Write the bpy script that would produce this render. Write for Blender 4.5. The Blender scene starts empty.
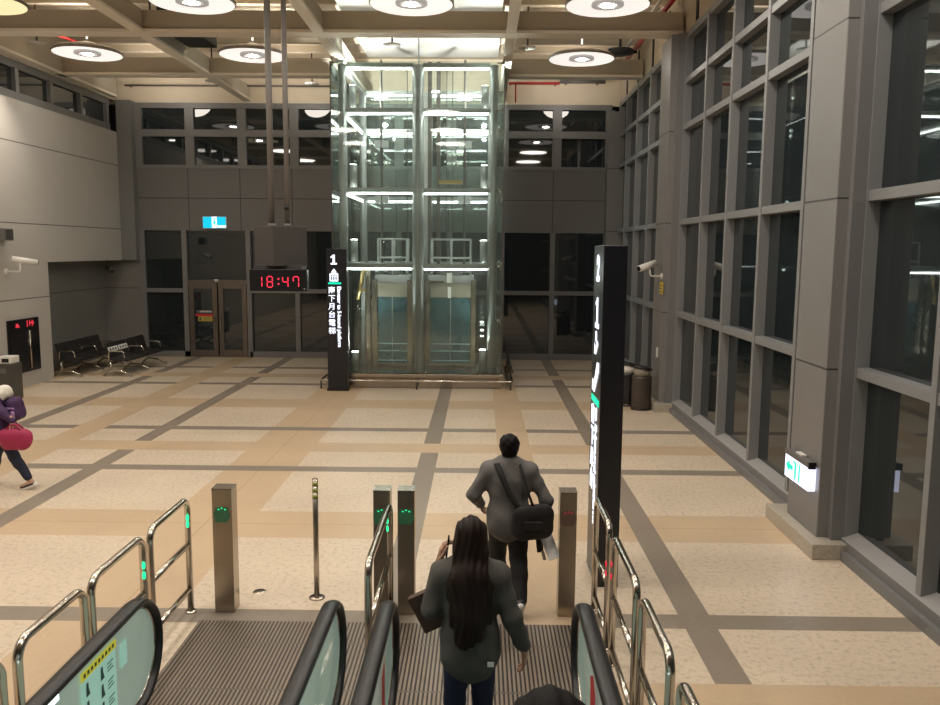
import bpy, bmesh, math, random
import numpy as np
from mathutils import Vector, Matrix
random.seed(7)
PI = math.pi
sc = bpy.context.scene
COL = sc.collection

# ------------------------------------------------------------------ materials
def srgb(r, g, b):
    f = lambda c: (c/255/12.92) if c/255 <= .04045 else ((c/255+.055)/1.055)**2.4
    return (f(r), f(g), f(b), 1)

def newmat(name):
    m = bpy.data.materials.new(name); m.use_nodes = True
    nt = m.node_tree; b = nt.nodes['Principled BSDF']
    return m, nt, b

def N(nt, t, **kw):
    n = nt.nodes.new(t)
    for k, v in kw.items():
        if k.startswith('i'):
            key = k[1:]
            n.inputs[int(key) if key.isdigit() else key].default_value = v
        else: setattr(n, k, v)
    return n

def mat(name, col, rough=.5, metal=0., var=.08, scale=6., spec=.5, bump=0., bscale=60., stretch=None):
    m, nt, b = newmat(name)
    L = nt.links.new
    tc = N(nt, 'ShaderNodeTexCoord')
    src = tc.outputs['Object']
    if stretch:
        mp = N(nt, 'ShaderNodeMapping'); mp.inputs['Scale'].default_value = stretch
        L(src, mp.inputs['Vector']); src = mp.outputs['Vector']
    no = N(nt, 'ShaderNodeTexNoise'); no.inputs['Scale'].default_value = scale; no.inputs['Detail'].default_value = 4
    L(src, no.inputs['Vector'])
    mx = N(nt, 'ShaderNodeMix', data_type='RGBA')
    c1 = [max(0, c*(1-var)) for c in col[:3]]+[1]; c2 = [min(1, c*(1+var)) for c in col[:3]]+[1]
    mx.inputs[6].default_value = c1; mx.inputs[7].default_value = c2
    L(no.outputs['Fac'], mx.inputs[0]); L(mx.outputs[2], b.inputs['Base Color'])
    b.inputs['Roughness'].default_value = rough; b.inputs['Metallic'].default_value = metal
    b.inputs['Specular IOR Level'].default_value = spec
    if bump:
        n2 = N(nt, 'ShaderNodeTexNoise'); n2.inputs['Scale'].default_value = bscale
        L(src, n2.inputs['Vector'])
        bp = N(nt, 'ShaderNodeBump'); bp.inputs['Strength'].default_value = bump; bp.inputs['Distance'].default_value = .01
        L(n2.outputs['Fac'], bp.inputs['Height']); L(bp.outputs['Normal'], b.inputs['Normal'])
    return m

def emit(name, col, s, base=None):
    m, nt, b = newmat(name)
    b.inputs['Base Color'].default_value = base or (col[0]*.6, col[1]*.6, col[2]*.6, 1)
    b.inputs['Emission Color'].default_value = (col[0], col[1], col[2], 1)
    b.inputs['Emission Strength'].default_value = s
    b.inputs['Roughness'].default_value = .5
    return m

def panel_mat(name, col, zs, rough=.45, var=.06, axis=None, per=1.53, off=0., hw=.010, metal=0.):
    """cladding panels: dark joints at heights zs, and every `per` metres along `axis`"""
    m = mat(name, col, rough, metal, var, 1.2)
    nt = m.node_tree; L = nt.links.new
    b = nt.nodes['Principled BSDF']
    base = b.inputs['Base Color'].links[0].from_socket
    tc = N(nt, 'ShaderNodeTexCoord'); sp = N(nt, 'ShaderNodeSeparateXYZ'); L(tc.outputs['Object'], sp.inputs[0])
    acc = None
    def add(sock):
        nonlocal acc
        if acc is None: acc = sock
        else:
            mn = N(nt, 'ShaderNodeMath', operation='MINIMUM'); L(acc, mn.inputs[0]); L(sock, mn.inputs[1]); acc = mn.outputs[0]
    for z in zs:
        s = N(nt, 'ShaderNodeMath', operation='SUBTRACT'); L(sp.outputs[2], s.inputs[0]); s.inputs[1].default_value = z
        a = N(nt, 'ShaderNodeMath', operation='ABSOLUTE'); L(s.outputs[0], a.inputs[0]); add(a.outputs[0])
    if axis is not None:
        s = N(nt, 'ShaderNodeMath', operation='SUBTRACT'); L(sp.outputs[axis], s.inputs[0]); s.inputs[1].default_value = off
        p = N(nt, 'ShaderNodeMath', operation='PINGPONG'); L(s.outputs[0], p.inputs[0]); p.inputs[1].default_value = per/2
        add(p.outputs[0])
    lt = N(nt, 'ShaderNodeMath', operation='LESS_THAN'); L(acc, lt.inputs[0]); lt.inputs[1].default_value = hw
    mx = N(nt, 'ShaderNodeMix', data_type='RGBA'); mx.inputs[7].default_value = (col[0]*.25, col[1]*.25, col[2]*.25, 1)
    L(lt.outputs[0], mx.inputs[0]); L(base, mx.inputs[6]); L(mx.outputs[2], b.inputs['Base Color'])
    return m

def floor_mat():
    m, nt, b = newmat('terrazzo_floor'); L = nt.links.new
    tc = N(nt, 'ShaderNodeTexCoord'); sp = N(nt, 'ShaderNodeSeparateXYZ'); L(tc.outputs['Object'], sp.inputs[0])
    def M(op, a, bb=None):
        n = N(nt, 'ShaderNodeMath', operation=op)
        for i, v in enumerate((a, bb)):
            if v is None: continue
            if hasattr(v, 'is_output'): L(v, n.inputs[i])
            else: n.inputs[i].default_value = v
        return n.outputs[0]
    def lattice(s, c):            # distance from the bay centre, 0 .. 3.825
        return M('PINGPONG', M('SUBTRACT', s, c), 3.825)
    dx = lattice(sp.outputs[0], .575); dy = lattice(sp.outputs[1], 13.22)
    def band(d, c, h): return M('LESS_THAN', M('ABSOLUTE', M('SUBTRACT', d, c)), h)
    wide = M('MAXIMUM', M('GREATER_THAN', dx, 3.825-.52), M('GREATER_THAN', dy, 3.825-.47))
    grey = M('MAXIMUM', band(dx, 1.37, .14), band(dy, 1.36, .14))
    narrow = M('MAXIMUM', M('LESS_THAN', dx, .275), M('LESS_THAN', dy, .31))
    # panel joints
    jx = M('GREATER_THAN', dx, 3.825-.008); jy = M('GREATER_THAN', dy, 3.825-.008)
    joint = M('MULTIPLY', M('MAXIMUM', jx, jy), wide)
    n1 = N(nt, 'ShaderNodeTexNoise'); n1.inputs['Scale'].default_value = 19; n1.inputs['Detail'].default_value = 7; n1.inputs['Roughness'].default_value = .75
    n2 = N(nt, 'ShaderNodeTexNoise'); n2.inputs['Scale'].default_value = .7; n2.inputs['Detail'].default_value = 3
    vo = N(nt, 'ShaderNodeTexVoronoi'); vo.inputs['Scale'].default_value = 34
    for n in (n1, n2, vo): L(tc.outputs['Object'], n.inputs['Vector'])
    cr = N(nt, 'ShaderNodeValToRGB'); L(n1.outputs['Fac'], cr.inputs[0])
    cr.color_ramp.elements[0].position = .33; cr.color_ramp.elements[0].color = (.47, .385, .285, 1)
    cr.color_ramp.elements[1].position = .50; cr.color_ramp.elements[1].color = (.71, .60, .465, 1)
    def mix(f, a, bcol):
        x = N(nt, 'ShaderNodeMix', data_type='RGBA'); L(f, x.inputs[0]) if hasattr(f, 'is_output') else setattr(x.inputs[0], 'default_value', f)
        for i, v in ((6, a), (7, bcol)):
            if hasattr(v, 'is_output'): L(v, x.inputs[i])
            else: x.inputs[i].default_value = v
        return x.outputs[2]
    def speck(c, k=.82):
        return mix(n1.outputs['Fac'], (c[0]*k, c[1]*k, c[2]*k, 1), (min(1, c[0]*(2-k)), c[1]*(2-k), c[2]*(2-k), 1))
    white = cr.outputs[0]; yel = speck((.60, .455, .30, 1), .88); gr = speck((.29, .245, .195, 1))
    c = mix(wide, white, yel); c = mix(grey, c, gr); c = mix(narrow, c, yel)
    c = mix(M('MULTIPLY', joint, .35), c, (.25, .15, .07, 1))
    big = M('MULTIPLY_ADD', n2.outputs['Fac'], .3); 
    nt.nodes[-1].inputs[2].default_value = .83
    x = N(nt, 'ShaderNodeMix', data_type='RGBA', blend_type='MULTIPLY'); x.inputs[0].default_value = 1
    L(c, x.inputs[6]); cb = N(nt, 'ShaderNodeCombineColor'); [L(big, cb.inputs[i]) for i in range(3)]; L(cb.outputs[0], x.inputs[7])
    L(x.outputs[2], b.inputs['Base Color'])
    b.inputs['Roughness'].default_value = .38; b.inputs['Specular IOR Level'].default_value = .3
    return m

def glass_mat(name, tint, f0=.05, strength=1., body=None, body_fac=0., emis=0.):
    """clear sheet: transparent with a Fresnel mirror on top, optionally a milky body"""
    m, nt, b = newmat(name); L = nt.links.new; nt.nodes.remove(b)
    out = nt.nodes['Material Output']
    tr = N(nt, 'ShaderNodeBsdfTransparent'); tr.inputs[0].default_value = tint
    gl = N(nt, 'ShaderNodeBsdfGlossy'); gl.inputs['Roughness'].default_value = .03; gl.inputs[0].default_value = (.9, .95, .93, 1)
    fr = N(nt, 'ShaderNodeFresnel'); fr.inputs[0].default_value = 1.45
    mu = N(nt, 'ShaderNodeMath', operation='MULTIPLY'); L(fr.outputs[0], mu.inputs[0]); mu.inputs[1].default_value = strength
    src = tr.outputs[0]
    if body_fac:
        df = N(nt, 'ShaderNodeBsdfPrincipled'); df.inputs['Base Color'].default_value = body; df.inputs['Roughness'].default_value = .4
        df.inputs['Emission Color'].default_value = body; df.inputs['Emission Strength'].default_value = emis
        nz = N(nt, 'ShaderNodeTexNoise'); nz.inputs['Scale'].default_value = 2.
        tc = N(nt, 'ShaderNodeTexCoord'); L(tc.outputs['Object'], nz.inputs['Vector'])
        ma = N(nt, 'ShaderNodeMath', operation='MULTIPLY_ADD'); L(nz.outputs['Fac'], ma.inputs[0]); ma.inputs[1].default_value = .4*body_fac; ma.inputs[2].default_value = body_fac*.8
        mb = N(nt, 'ShaderNodeMixShader'); L(ma.outputs[0], mb.inputs[0]); L(tr.outputs[0], mb.inputs[1]); L(df.outputs[0], mb.inputs[2]); src = mb.outputs[0]
    mx = N(nt, 'ShaderNodeMixShader'); L(mu.outputs[0], mx.inputs[0]); L(src, mx.inputs[1]); L(gl.outputs[0], mx.inputs[2])
    L(mx.outputs[0], out.inputs[0])
    return m

def groove_mat():
    m = mat('grooved_plate', (.29, .24, .19), .45, .55, .15, 9)
    nt = m.node_tree; L = nt.links.new; b = nt.nodes['Principled BSDF']
    base = b.inputs['Base Color'].links[0].from_socket
    tc = N(nt, 'ShaderNodeTexCoord'); sp = N(nt, 'ShaderNodeSeparateXYZ'); L(tc.outputs['Object'], sp.inputs[0])
    p = N(nt, 'ShaderNodeMath', operation='PINGPONG'); L(sp.outputs[0], p.inputs[0]); p.inputs[1].default_value = .0165
    lt = N(nt, 'ShaderNodeMath', operation='LESS_THAN'); L(p.outputs[0], lt.inputs[0]); lt.inputs[1].default_value = .0072
    # cross seams between the plates
    s = N(nt, 'ShaderNodeMath', operation='SUBTRACT'); L(sp.outputs[1], s.inputs[0]); s.inputs[1].default_value = 6.42
    q = N(nt, 'ShaderNodeMath', operation='PINGPONG'); L(s.outputs[0], q.inputs[0]); q.inputs[1].default_value = .36
    l2 = N(nt, 'ShaderNodeMath', operation='LESS_THAN'); L(q.outputs[0], l2.inputs[0]); l2.inputs[1].default_value = .01
    mx = N(nt, 'ShaderNodeMix', data_type='RGBA'); mx.inputs[7].default_value = (.055, .047, .042, 1)
    L(lt.outputs[0], mx.inputs[0]); L(base, mx.inputs[6])
    m2 = N(nt, 'ShaderNodeMix', data_type='RGBA'); m2.inputs[7].default_value = (.16, .14, .12, 1)
    L(l2.outputs[0], m2.inputs[0]); L(mx.outputs[2], m2.inputs[6]); L(m2.outputs[2], b.inputs['Base Color'])
    bp = N(nt, 'ShaderNodeBump'); bp.inputs['Strength'].default_value = .5; bp.inputs['Distance'].default_value = .006; bp.invert = True
    L(lt.outputs[0], bp.inputs['Height']); L(bp.outputs['Normal'], b.inputs['Normal'])
    return m

JZ = [2.02, 3.81, 5.6]
MT = dict(
    floor=floor_mat(), groove=groove_mat(),
    backpanel=panel_mat('back_cladding', (.165, .16, .155), [4.70], .5, .06, 0, 1.53, -8.62, .012),
    leftpanel=panel_mat('left_cladding', (.47, .44, .40), [2.05, 3.78, 5.6], .55, .05, None, 6.1, 19.9, .012),
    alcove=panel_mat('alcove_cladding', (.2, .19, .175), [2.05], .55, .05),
    column=panel_mat('column_cladding', (.22, .215, .21), JZ, .42, .05),
    frame=mat('window_frame_paint', (.235, .24, .245), .42, 0, .05, 3),
    backframe=mat('back_frame_paint', (.19, .188, .185), .45, 0, .05, 3),
    kerb=mat('kerb_paint', (.19, .19, .192), .5, 0, .06, 3),
    sill=mat('sill_paint', (.34, .335, .33), .45, 0, .06, 3),
    pane=mat('night_glass', (.018, .025, .028), .025, 0, .2, 1.5, spec=.9),
    granite=mat('plinth_granite', (.44, .40, .33), .5, 0, .45, 40),
    flange=mat('beam_soffit_lit_tone', (.88, .81, .70), .6, 0, .04, 2),  # paler than the web: light on the soffits is put into the colour
    fascia=mat('fascia_lit_tone', (.80, .71, .56), .7, 0, .06, 2),  # deck colour raised, so floor bounce on the fascia sits in the albedo
    beam=mat('beam_paint', (.52, .465, .38), .6, 0, .05, 2),
    deck=mat('deck_paint', (.60, .52, .40), .75, 0, .1, 2),
    duct=mat('dark_duct', (.02, .02, .022), .7, 0, .2, 3),
    red=mat('red_pipe_paint', (.45, .03, .03), .4, 0, .1, 5),
    white=mat('white_paint', (.75, .73, .68), .45, 0, .04, 5),
    lampmetal=mat('lamp_shade_paint', (.34, .31, .28), .4, 0, .06, 5),
    lampface=emit('lamp_reflector', (1., .93, .88), .72),  # bulb light on the dish is put in as emission
    lampface_warm=emit('lamp_reflector_warm', (1., .88, .5), .68),
    bulb=emit('lamp_bulb', (1., .92, .82), 185.),
    lampring=emit('lamp_ring', (.42, .39, .37), .55),  # bulb light on the ring is put in as emission
    steel=mat('brushed_steel', (.42, .37, .31), .27, 1, .1, 5, bump=.05, bscale=30, stretch=(40, 40, 1)),
    chrome=mat('polished_steel', (.60, .55, .48), .19, 1, .05, 4),
    greysteel=mat('shaft_steel', (.37, .38, .37), .4, .3, .06, 4),
    darksteel=mat('dark_steel', (.10, .09, .08), .4, .5, .1, 4),
    rubber=mat('black_rubber', (.012, .012, .013), .38, 0, .15, 8),
    black=mat('black_gloss', (.012, .012, .014), .25, 0, .1, 4),
    blackmat=mat('black_leather', (.018, .016, .016), .42, 0, .2, 30, bump=.1, bscale=150),
    totem=mat('totem_black', (.013, .014, .019), .3, 0, .1, 4),
    tube=emit('fluorescent_tube', (.95, 1., .95), 13.),
    tubehot=emit('fluorescent_tube_bright', (.97, 1., .95), 22.),
    flood=emit('flood_lens', (1., .98, .92), 25.),
    signwhite=emit('sign_letter_light', (.80, .85, 1.), 1.5),
    signgreen=emit('sign_green_light', (0., .75, .38), 1.1),
    ledred=emit('red_led', (1., .03, .08), .95),
    ledredlow=emit('red_led_low', (1., .05, .09), .4),
    exitcyan=emit('exit_cyan_light', (0., .50, .75), .95),
    exitwhite=emit('exit_white_light', (.75, .78, 1.), 1.5),
    exitgreen=emit('exit_green_light', (0., .62, .4), 1.0),
    ledgreen=emit('green_led', (.02, 1., .35), 1.2),
    ledgreenlow=emit('green_led_glow', (.0, .35, .12), .07, (.075, .125, .08, 1)),
    ledredglow=emit('red_led_glow', (.3, .02, .02), .02, (.15, .105, .085, 1)),
    glassfront=glass_mat('shaft_glass', (.92, .965, .945, 1), strength=1.0, body=(.62, .72, .67, 1), body_fac=.045),
    carglass=glass_mat('car_glass', (.36, .55, .60, 1), strength=1.2, body=(.10, .22, .25, 1), body_fac=.45, emis=.05),
    balglass=glass_mat('balustrade_glass', (.50, .62, .55, 1), strength=.7, body=(.38, .48, .41, 1), body_fac=.75, emis=.38),  # glow of the handrail strip is put into the glass as emission
    balled=emit('balustrade_light', (.75, .98, 1.), 2.2),
    cream=mat('cream_panel', (.30, .27, .21), .5, 0, .08, 4),
    gold=mat('brass_bracket', (.45, .33, .14), .35, .8, .1, 6),
    bronze=mat('door_frame_steel', (.19, .16, .135), .35, .7, .1, 6),
    railband=mat('rail_reflection_tint', (.55, .75, .78), .4, 0, .05, 4),  # for bands painting the car's hand rail and its reflections
    clockbox=mat('clock_housing_paint', (.058, .053, .051), .5, 0, .06, 4),
    clockpole=mat('pole_paint', (.15, .137, .125), .5, .0, .06, 4),
    binbrown=mat('bin_brown', (.075, .06, .05), .4, .3, .08, 6),
    bingrey=mat('bin_grey', (.085, .078, .07), .45, .2, .08, 6),
    yellow=mat('yellow_sign_paint', (.65, .45, .04), .5, 0, .08, 8),
    postyellow=mat('yellow_green_band', (.35, .38, .08), .5, 0, .08, 8),
    poster=emit('poster_mint', (.38, .72, .60), .28, (.45, .72, .62, 1)),
    posteryel=emit('poster_yellow', (.75, .72, .05), .25, (.75, .7, .05, 1)),
    ink=mat('dark_ink', (.05, .12, .12), .6, 0, .1, 9),
    stickerred=mat('red_sticker', (.6, .03, .04), .5, 0, .1, 9),
    paper=mat('white_paper', (.84, .83, .80), .7, 0, .06, 9),
    skin=mat('skin', (.50, .29, .20), .5, 0, .08, 12),
    hairblack=mat('black_hair', (.007, .006, .006), .6, 0, .4, 40, spec=.15, stretch=(6, 6, .4), bump=.25, bscale=60),
    hairbrown=mat('long_dark_hair', (.017, .009, .0065), .5, 0, .6, 40, spec=.2, stretch=(6, 6, .4), bump=.3, bscale=60),
    shirt=mat('grey_shirt_cloth', (.15, .145, .14), .8, 0, .15, 14, bump=.12, bscale=90),
    sweater=mat('charcoal_sweater_knit', (.088, .085, .078), .9, 0, .18, 16, bump=.2, bscale=120),
    trousers=mat('black_trouser_cloth', (.008, .008, .009), .8, 0, .2, 14),
    jeans=mat('navy_denim', (.012, .018, .055), .8, 0, .25, 20, bump=.1, bscale=200),
    jeansdark=mat('dark_denim', (.016, .022, .045), .8, 0, .25, 20, bump=.1, bscale=200),
    strap=mat('black_strap_cloth', (.010, .009, .009), .7, 0, .2, 20),
    bagcloth=mat('black_bag_cloth', (.014, .012, .013), .7, 0, .2, 20),
    purple=mat('purple_cloth', (.05, .018, .075), .75, 0, .3, 14),
    lilac=mat('lilac_cloth', (.35, .2, .42), .7, 0, .2, 14),
    pink=mat('pink_bag_cloth', (.36, .02, .085), .6, 0, .15, 10),
    hood=mat('white_fleece', (.72, .69, .62), .9, 0, .08, 30, bump=.4, bscale=60),
    brownbag=mat('brown_leather', (.075, .04, .025), .5, 0, .2, 14),
    shoe=mat('black_shoe_leather', (.012, .011, .011), .4, 0, .2, 10),
    sole=mat('pale_sole_rubber', (.72, .70, .66), .6, 0, .06, 10),
    jacket=mat('black_jacket_cloth', (.012, .012, .014), .8, 0, .2, 12),
    eyewhite=mat('eye_white', (.8, .78, .75), .3, 0, .02, 10),
    iris=mat('dark_iris', (.02, .012, .008), .2, 0, .05, 20),
    lip=mat('lip_skin', (.42, .16, .13), .45, 0, .06, 20),
    stone=mat('rough_wall_stone', (.42, .37, .29), .8, 0, .25, 14),
    plastic=mat('grey_plastic', (.14, .135, .13), .5, 0, .06, 10),
)

# ------------------------------------------------------------------ mesh helpers
class MB:
    def __init__(s): s.bm = bmesh.new()
    def box(s, x0, x1, y0, y1, z0, z1, bev=0, mtx=None):
        x0, x1 = sorted((x0, x1)); y0, y1 = sorted((y0, y1)); z0, z1 = sorted((z0, z1))
        t = bmesh.new(); vs = [t.verts.new((x, y, z)) for x in (x0, x1) for y in (y0, y1) for z in (z0, z1)]
        for f in ((0,1,3,2),(4,6,7,5),(0,4,5,1),(2,3,7,6),(0,2,6,4),(1,5,7,3)): t.faces.new([vs[i] for i in f])
        if bev: bmesh.ops.bevel(t, geom=list(t.edges), offset=bev, segments=2, affect='EDGES', profile=.6)
        if mtx: t.transform(mtx)
        return s.add(t)
    def add(s, t):
        me = bpy.data.meshes.new('tmp'); t.to_mesh(me); t.free(); s.bm.from_mesh(me); bpy.data.meshes.remove(me); return s
    def sweep(s, path, prof, side=None, closed=False, caps=True, smooth=True):
        """sweep a closed 2-D profile along a path; profile axis 1 = side, axis 2 = normal"""
        P = [Vector(p) for p in path]; n = len(P); rings = []; prevu = None
        for i in range(n):
            a = P[i-1] if (i or closed) else P[i]; c = P[(i+1) % n] if (i < n-1 or closed) else P[i]
            t = (c-a).normalized()
            if side is not None: u = Vector(side); u = (u-t*u.dot(t)).normalized()
            else:
                if prevu is None:
                    u = t.cross(Vector((0, 0, 1)))
                    if u.length < .05: u = t.cross(Vector((0, 1, 0)))
                else: u = prevu-t*prevu.dot(t)
                u.normalize()
            prevu = u; w = u.cross(t)
            k = 1.
            if 0 < i < n-1:
                t1 = (P[i]-P[i-1]).normalized(); t2 = (P[i+1]-P[i]).normalized(); k = 1/max(.5, math.cos(t1.angle(t2)/2))
            rings.append([s.bm.verts.new(P[i]+u*px+w*py*k) for px, py in prof])
        m = len(prof)
        rng = range(n) if closed else range(n-1)
        for i in rng:
            A, B = rings[i], rings[(i+1) % n]
            for j in range(m):
                f = s.bm.faces.new((A[j], A[(j+1) % m], B[(j+1) % m], B[j])); f.smooth = smooth
        if caps and not closed:
            s.bm.faces.new(rings[0][::-1]); s.bm.faces.new(rings[-1])
        return s
    def tube(s, path, r, seg=10, **k):
        return s.sweep(path, [(r*math.cos(2*PI*i/seg), r*math.sin(2*PI*i/seg)) for i in range(seg)], **k)
    def cyl(s, a, b, r, r2=None, seg=16):
        a = Vector(a); b = Vector(b); d = b-a
        t = bmesh.new(); bmesh.ops.create_cone(t, cap_ends=True, segments=seg, radius1=r, radius2=r if r2 is None else r2, depth=d.length)
        for f in t.faces: f.smooth = len(f.verts) == 4
        t.transform(Matrix.Translation((a+b)/2) @ d.to_track_quat('Z', 'Y').to_matrix().to_4x4())
        return s.add(t)
    def lathe(s, prof, c=(0, 0, 0), seg=32, mtx=None):
        t = bmesh.new(); rings = []
        for r, z in prof:
            rings.append([t.verts.new((max(r, 1e-5)*math.cos(2*PI*i/seg), max(r, 1e-5)*math.sin(2*PI*i/seg), z)) for i in range(seg)])
        for A, B in zip(rings, rings[1:]):
            for j in range(seg):
                f = t.faces.new((A[j], A[(j+1) % seg], B[(j+1) % seg], B[j])); f.smooth = True
        bmesh.ops.remove_doubles(t, verts=t.verts, dist=1e-4)
        t.transform(mtx if mtx else Matrix.Translation(c))
        return s.add(t)
    def poly(s, pts, depth=None):
        vs = [s.bm.verts.new(p) for p in pts]; f = s.bm.faces.new(vs)
        if depth:
            r = bmesh.ops.extrude_face_region(s.bm, geom=[f])
            bmesh.ops.translate(s.bm, verts=[v for v in r['geom'] if isinstance(v, bmesh.types.BMVert)], vec=depth)
        return s
    def build(s, name, m, parent=None, label=None, cat=None, group=None, kind=None, fix=True):
        if fix: bmesh.ops.recalc_face_normals(s.bm, faces=s.bm.faces)
        me = bpy.data.meshes.new(name); s.bm.to_mesh(me); s.bm.free()
        return link(name, me, m, parent, label, cat, group, kind)

def link(name, me, m, parent=None, label=None, cat=None, group=None, kind=None):
    if m is not None: me.materials.clear(); me.materials.append(MT[m] if isinstance(m, str) else m)
    o = bpy.data.objects.new(name, me); COL.objects.link(o)
    if parent: o.parent = parent
    tag(o, label, cat, group, kind); return o

def tag(o, label=None, cat=None, group=None, kind=None):
    if label: o['label'] = label
    if cat: o['category'] = cat
    if group: o['group'] = group
    if kind: o['kind'] = kind
    return o

def thing(name, loc, label, cat, group=None, rz=0, kind=None):
    o = bpy.data.objects.new(name, None); COL.objects.link(o); o.empty_display_size = .1
    o.location = loc; o.rotation_euler = (0, 0, rz); return tag(o, label, cat, group, kind)

def copy_tree(o, parent=None):
    c = o.copy(); COL.objects.link(c); c.parent = parent
    for ch in list(o.children): copy_tree(ch, c)
    return c

def B(x0, x1, y0, y1, z0, z1, bev=0): return MB().box(x0, x1, y0, y1, z0, z1, bev)

def fillet(pts, r, seg=6):
    P = [Vector(p) for p in pts]; out = [P[0]]
    for a, b, c in zip(P, P[1:], P[2:]):
        d1 = (a-b).normalized(); d2 = (c-b).normalized(); ang = d1.angle(d2); t = r/math.tan(ang/2)
        p1 = b+d1*t; p2 = b+d2*t; ctr = b+(d1+d2).normalized()*(r/math.sin(ang/2))
        for i in range(seg+1):
            q = p1.lerp(p2, i/seg)-ctr; out.append(ctr+q.normalized()*r)
    return out+[P[-1]]

def text_mesh(body, size, align='CENTER', valign='CENTER', extrude=.002, spacing=1., bold=0.):
    cu = bpy.data.curves.new('txt', 'FONT'); cu.body = body; cu.size = size; cu.align_x = align; cu.align_y = valign
    cu.extrude = extrude; cu.space_character = spacing; cu.offset = bold; cu.resolution_u = 3
    o = bpy.data.objects.new('txt', cu); COL.objects.link(o)
    dg = bpy.context.evaluated_depsgraph_get(); dg.update()
    me = bpy.data.meshes.new_from_object(o.evaluated_get(dg))
    bpy.data.objects.remove(o); bpy.data.curves.remove(cu); return me

def place_mesh(mb, me, mtx):
    t = bmesh.new(); t.from_mesh(me); t.transform(mtx); mb.add(t); bpy.data.meshes.remove(me)

def frame_mtx(o, xdir, ydir):
    x = Vector(xdir).normalized(); y = Vector(ydir).normalized(); z = x.cross(y)
    return Matrix(((x.x, y.x, z.x, o[0]), (x.y, y.y, z.y, o[1]), (x.z, y.z, z.z, o[2]), (0, 0, 0, 1)))

SEG = {'0':'abcdef','1':'bc','2':'abged','3':'abgcd','4':'fgbc','5':'afgcd','6':'afgedc','7':'abcf','8':'abcdefg','9':'abcdfg'}
def seven(mb, ch, o, w, h, t, mtxf):
    """seven-segment digit as flat bars in (x right, z up) drawn by mtxf(u,v)->3D"""
    def bar(u0, v0, u1, v1):
        if u0 == u1: pts = [(u0-t/2, v0+t*.6), (u0+t/2, v0+t*.6), (u0+t/2, v1-t*.6), (u0-t/2, v1-t*.6)]
        else: pts = [(u0+t*.6, v0-t/2), (u1-t*.6, v0-t/2), (u1-t*.6, v0+t/2), (u0+t*.6, v0+t/2)]
        mb.poly([mtxf(o[0]+a, o[1]+b) for a, b in pts])
    S = dict(a=(0,h,w,h), b=(w,h/2,w,h), c=(w,0,w,h/2), d=(0,0,w,0), e=(0,0,0,h/2), f=(0,h/2,0,h), g=(0,h/2,w,h/2))
    for k in SEG[ch]: bar(*S[k])

# ------------------------------------------------------------------ implicit-surface bodies
def cap(a, b, ra, rb, k=.02, s=(1, 1, 1), op='u'): return (np.array(a, float), np.array(b, float), ra, rb, k, np.array(s, float), op)
def ell(c, r, k=.02, op='u'):
    r = np.array(r, float); m = r.max(); return (np.array(c, float), np.array(c, float)+1e-6, m, m, k, m/r, op)
def chain(pts, k=.02, s=(1, 1, 1)):
    return [cap(p[:3], q[:3], p[3], q[3], k, s) for p, q in zip(pts, pts[1:])]

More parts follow.
